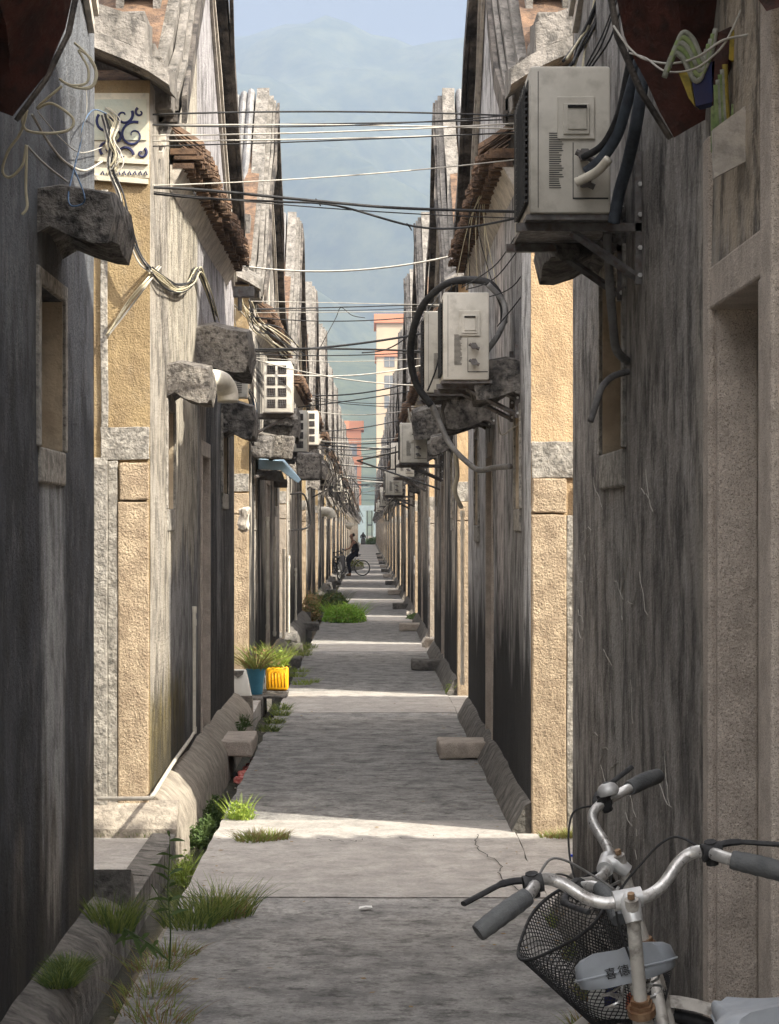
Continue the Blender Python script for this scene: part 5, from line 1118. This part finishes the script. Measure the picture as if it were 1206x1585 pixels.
# local: faces -X (left in picture); seat at z ~.86
def cyclist():
    t = empty('person', (-.52, 88.4, 0), 'cyclist in black sleeveless top and dark trousers sitting on the pale bicycle', 'person')
    V = []; E = []; Rd = []
    def chain(pts, prev=None):
        for i, (p, r) in enumerate(pts):
            V.append(p); Rd.append(r); idx = len(V)-1
            if prev is not None: E.append((prev, idx))
            prev = idx
        return prev
    chain([((.03, 0, .95), (.14, .15))])                                    # pelvis 0
    chain([((.02, 0, 1.08), (.12, .13)), ((-.03, 0, 1.24), (.12, .15)), ((-.08, 0, 1.36), (.10, .15)), ((-.11, 0, 1.43), .055), ((-.125, 0, 1.49), .05)], 0)   # 1..5 neck 5
    chain([((-.15, 0, 1.55), (.085, .075)), ((-.145, 0, 1.63), (.095, .078)), ((-.135, 0, 1.69), .06)], 5)
    for sg_ in (1, -1):
        chain([((-.08, .16*sg_, 1.37), .05), ((-.16, .21*sg_, 1.20), .042), ((-.24, .21*sg_, 1.10), .037), ((-.40, .22*sg_, 1.07), .028), ((-.47, .22*sg_, 1.06), .022)], 3)
    chain([((0, .09, .93), .09), ((-.2, .12, .78), .082), ((-.33, .12, .70), .062), ((-.27, .12, .45), .055), ((-.22, .12, .18), .038), ((-.22, .12, .08), .035), ((-.33, .13, .05), .028)], 0)
    chain([((0, -.09, .93), .09), ((-.18, -.12, .72), .082), ((-.27, -.12, .52), .062), ((-.24, -.12, .30), .055), ((-.20, -.12, .11), .038), ((-.20, -.12, .05), .035), ((-.32, -.13, .03), .028)], 0)
    skin_fig('body', V, E, Rd, skin, t)
    V2 = [(.03, 0, .93), (.02, 0, 1.08), (-.03, 0, 1.24), (-.08, 0, 1.36), (-.105, 0, 1.42), (-.09, .13, 1.38), (-.09, -.13, 1.38)]
    skin_fig('sleeveless_top', V2, [(0, 1), (1, 2), (2, 3), (3, 4), (3, 5), (3, 6)], [(.16, .17), (.14, .15), (.14, .17), (.12, .16), .07, .065, .065], cloth, t)
    V3 = [(.03, 0, .92), (0, .09, .92), (-.2, .12, .78), (-.33, .12, .70), (-.27, .12, .45), (-.22, .12, .16), (0, -.09, .92), (-.18, -.12, .72), (-.27, -.12, .52), (-.24, -.12, .30), (-.20, -.12, .10)]
    skin_fig('trousers', V3, [(0, 1), (1, 2), (2, 3), (3, 4), (4, 5), (0, 6), (6, 7), (7, 8), (8, 9), (9, 10)], [(.15, .16), .11, .10, .08, .078, .06, .11, .10, .08, .078, .06], trouser, t)
    V4 = [(-.09, 0, 1.66), (-.13, 0, 1.70), (-.08, 0, 1.58), (-.02, 0, 1.60)]
    skin_fig('hair', V4, [(0, 1), (0, 2), (0, 3)], [(.10, .09), (.085, .085), .055, .05], hairm, t)
    for sg_ in (1, -1):
        for q in range(4):
            mb = MB(); b = Vector((-.47, .22*sg_+(q-1.5)*.018, 1.06)); mb.tube(spline([b, b+Vector((-.035, 0, .008)), b+Vector((-.045, 0, -.02)), b+Vector((-.025, 0, -.035))], 3), .0085, 6); mb.build('finger', skin, t, smooth=True)
        mb = MB(); b = Vector((-.455, .22*sg_-.03*sg_, 1.055)); mb.tube(spline([b, b+Vector((-.02, -.01*sg_, -.02)), b+Vector((-.035, 0, -.03))], 3), .009, 6); mb.build('thumb', skin, t, smooth=True)
    mb = MB(); mb.box(-.235, -.225, -.03, -.02, 1.60, 1.61); mb.box(-.235, -.225, .02, .03, 1.60, 1.61); mb.build('eyes', hairm, t)
    mb = MB(); mb.tube([(-.215, 0, 1.62), (-.25, 0, 1.58), (-.22, 0, 1.565)], [.008, .014, .008], 6); mb.build('nose', skin, t, smooth=True)
    for y in (.12, -.12):
        mb = MB(); z = .06 if y > 0 else .03; mb.box(-.37, -.17, y-.045, y+.045, z-.035, z+.02); mb.build('sandal', dry, t, bevel=.015)
    return t
cyclist()
t = empty('scooter_rider', (-.55, 238, 0), 'tiny dark scooter with rider far down the alley', 'scooter')
mb = MB(); mb.tube([(0, 0, .3), (0, .01, .35)], .3, 12); mb.box(-.25, .25, 0, 1.2, .35, .8); mb.box(-.35, .35, 0, .06, .95, 1.02); mb.build('scooter_body', black, t, bevel=.03)
skin_fig('rider', [(0, .5, .9), (0, .4, 1.3), (0, .38, 1.48), (0, .36, 1.62), (.25, .3, 1.2), (.3, .05, 1.0), (-.25, .3, 1.2), (-.3, .05, 1.0), (.2, .2, .7), (-.2, .2, .7)], [(0, 1), (1, 2), (2, 3), (1, 4), (4, 5), (1, 6), (6, 7), (0, 8), (0, 9)], [.18, .2, .07, .11, .07, .05, .07, .05, .1, .1], cloth, t)

# ---------------------------------------------------------------- buildings beyond the alley, hills
def tower(name, x0, x1, y0, y1, z1, wm_, tm, lab, floors, bays, wy=None):
    t = empty(name, (x0, y0, 0), lab, 'building', 'buildings beyond the far end')
    w, d = x1-x0, y1-y0
    mb = MB(); mb.box(0, w, 0, d, -.3, z1); mb.build('wall', wm_, t)
    mb = MB(); mb.box(-.4, w+.4, -.4, d+.4, z1, z1+1.4); mb.box(-.25, w+.25, -.25, d+.25, z1-5.2, z1-4.2); mb.build('roof', tm, t, bevel=.05)
    for f in range(floors):
        for b in range(bays):
            z = z1-3.2-(f+.0)*3.2-(2.6 if name == 'apartment_tower' else 0); x = w*(b+.5)/bays
            if z < 1: continue
            mb = MB(); mb.box(x-.8, x+.8, -.06, -.002, z-1.0, z+.9); wo = mb.build('window', glassd, t)
            mb = MB(); mb.box(x-.04, x+.04, -.1, -.061, z-1, z+.9); mb.box(x-.8, x+.8, -.1, -.061, z-.03, z+.03); mb.build('frame', creamm, wo)
    return t
sf = 10.0; D = F/sf
tower('apartment_tower', (583-VX)/sf, (583-VX)/sf+12, D, D+14, EYE+(820-500)/sf, yellowb, orangeb, 'tall cream-yellow apartment tower with orange roof band', 9, 3)
tower('low_block', -4.0, -1.1, D+3, D+12, EYE+(820-664)/sf, orangeb, orangeb, 'square salmon-orange block with one dark window at the end of the alley', 4, 1)
# gate at the far end
t = empty('end_wall', (-.9, 300, 0), 'pale blue-grey gateway closing the far end of the alley', 'gate')
gm_ = mat('blue_grey_gate', (.26, .32, .33), (.22, .27, .28), 2, bump=0)
mb = MB(); mb.box(-.5, .6, 0, .4, 0, 4.5); mb.box(1.6, 2.6, 0, .4, 0, 4.5); mb.box(-.5, 2.6, -.02, .42, 4.5, 5.2); mb.build('gate_wall', gm_, t)
mb = MB(); mb.box(.75, .85, 0, .1, 0, 4.5); mb.box(1.35, 1.45, 0, .1, 0, 4.5); mb.box(.75, 1.45, 0, .1, 2.4, 2.6); mb.build('gate_frame', black, t)
# hills
hm = mat('forested_hillside', (.025, .045, .028), (.09, .105, .055), .022, bump=0, dark=(.015, .028, .018), dark_amt=.85, ro=.75, detail=12, rough=1)
hl = MB(); rows = []
def sm(a, b, x): t = min(1, max(0, (x-a)/(b-a))); return t*t*(3-2*t)
for j in range(74):
    y = 700+j*45; row = []
    for i in range(96):
        x = -1500+i*32; n1 = noise.noise(Vector((x*.0016, y*.0016, 0))); n2 = noise.noise(Vector((x*.005, y*.005, 2))); n3 = noise.noise(Vector((x*.016, y*.016, 5)))
        z = 118*sm(820, 1300, y+200*n1)*(1-.25*sm(1350, 1600, y))*(1+.35*noise.noise(Vector((x*.004, 3.3, 1)))) + 655*sm(1500, 3450, y+260*n2)
        z += (25*n1+26*n2+12*n3)*sm(900, 1700, y)+5*noise.noise(Vector((x*.05, y*.05, 7)))-4
        row.append((x+noise.noise(Vector((x, y, 1)))*9, y, z))
    rows.append(row)
hl.sheet(rows); tag(hl.build('hills', hm, None, smooth=True), kind='structure')
# haze
hz = MB(); hz.box(-2500, 2600, -60, 4200, -1.5, 900)
hmz = bpy.data.materials.new('haze'); hmz.use_nodes = True; nt = hmz.node_tree; nt.nodes.clear(); out = nt.nodes.new('ShaderNodeOutputMaterial'); pv = nt.nodes.new('ShaderNodeVolumePrincipled')
pv.inputs['Color'].default_value = (.32, .385, .50, 1); pv.inputs['Density'].default_value = .00042; pv.inputs['Anisotropy'].default_value = .0
nt.links.new(pv.outputs[0], out.inputs['Volume'])
tag(hz.build('haze', hmz), label='pale blue haze in the air over the village and hills', kind='stuff')
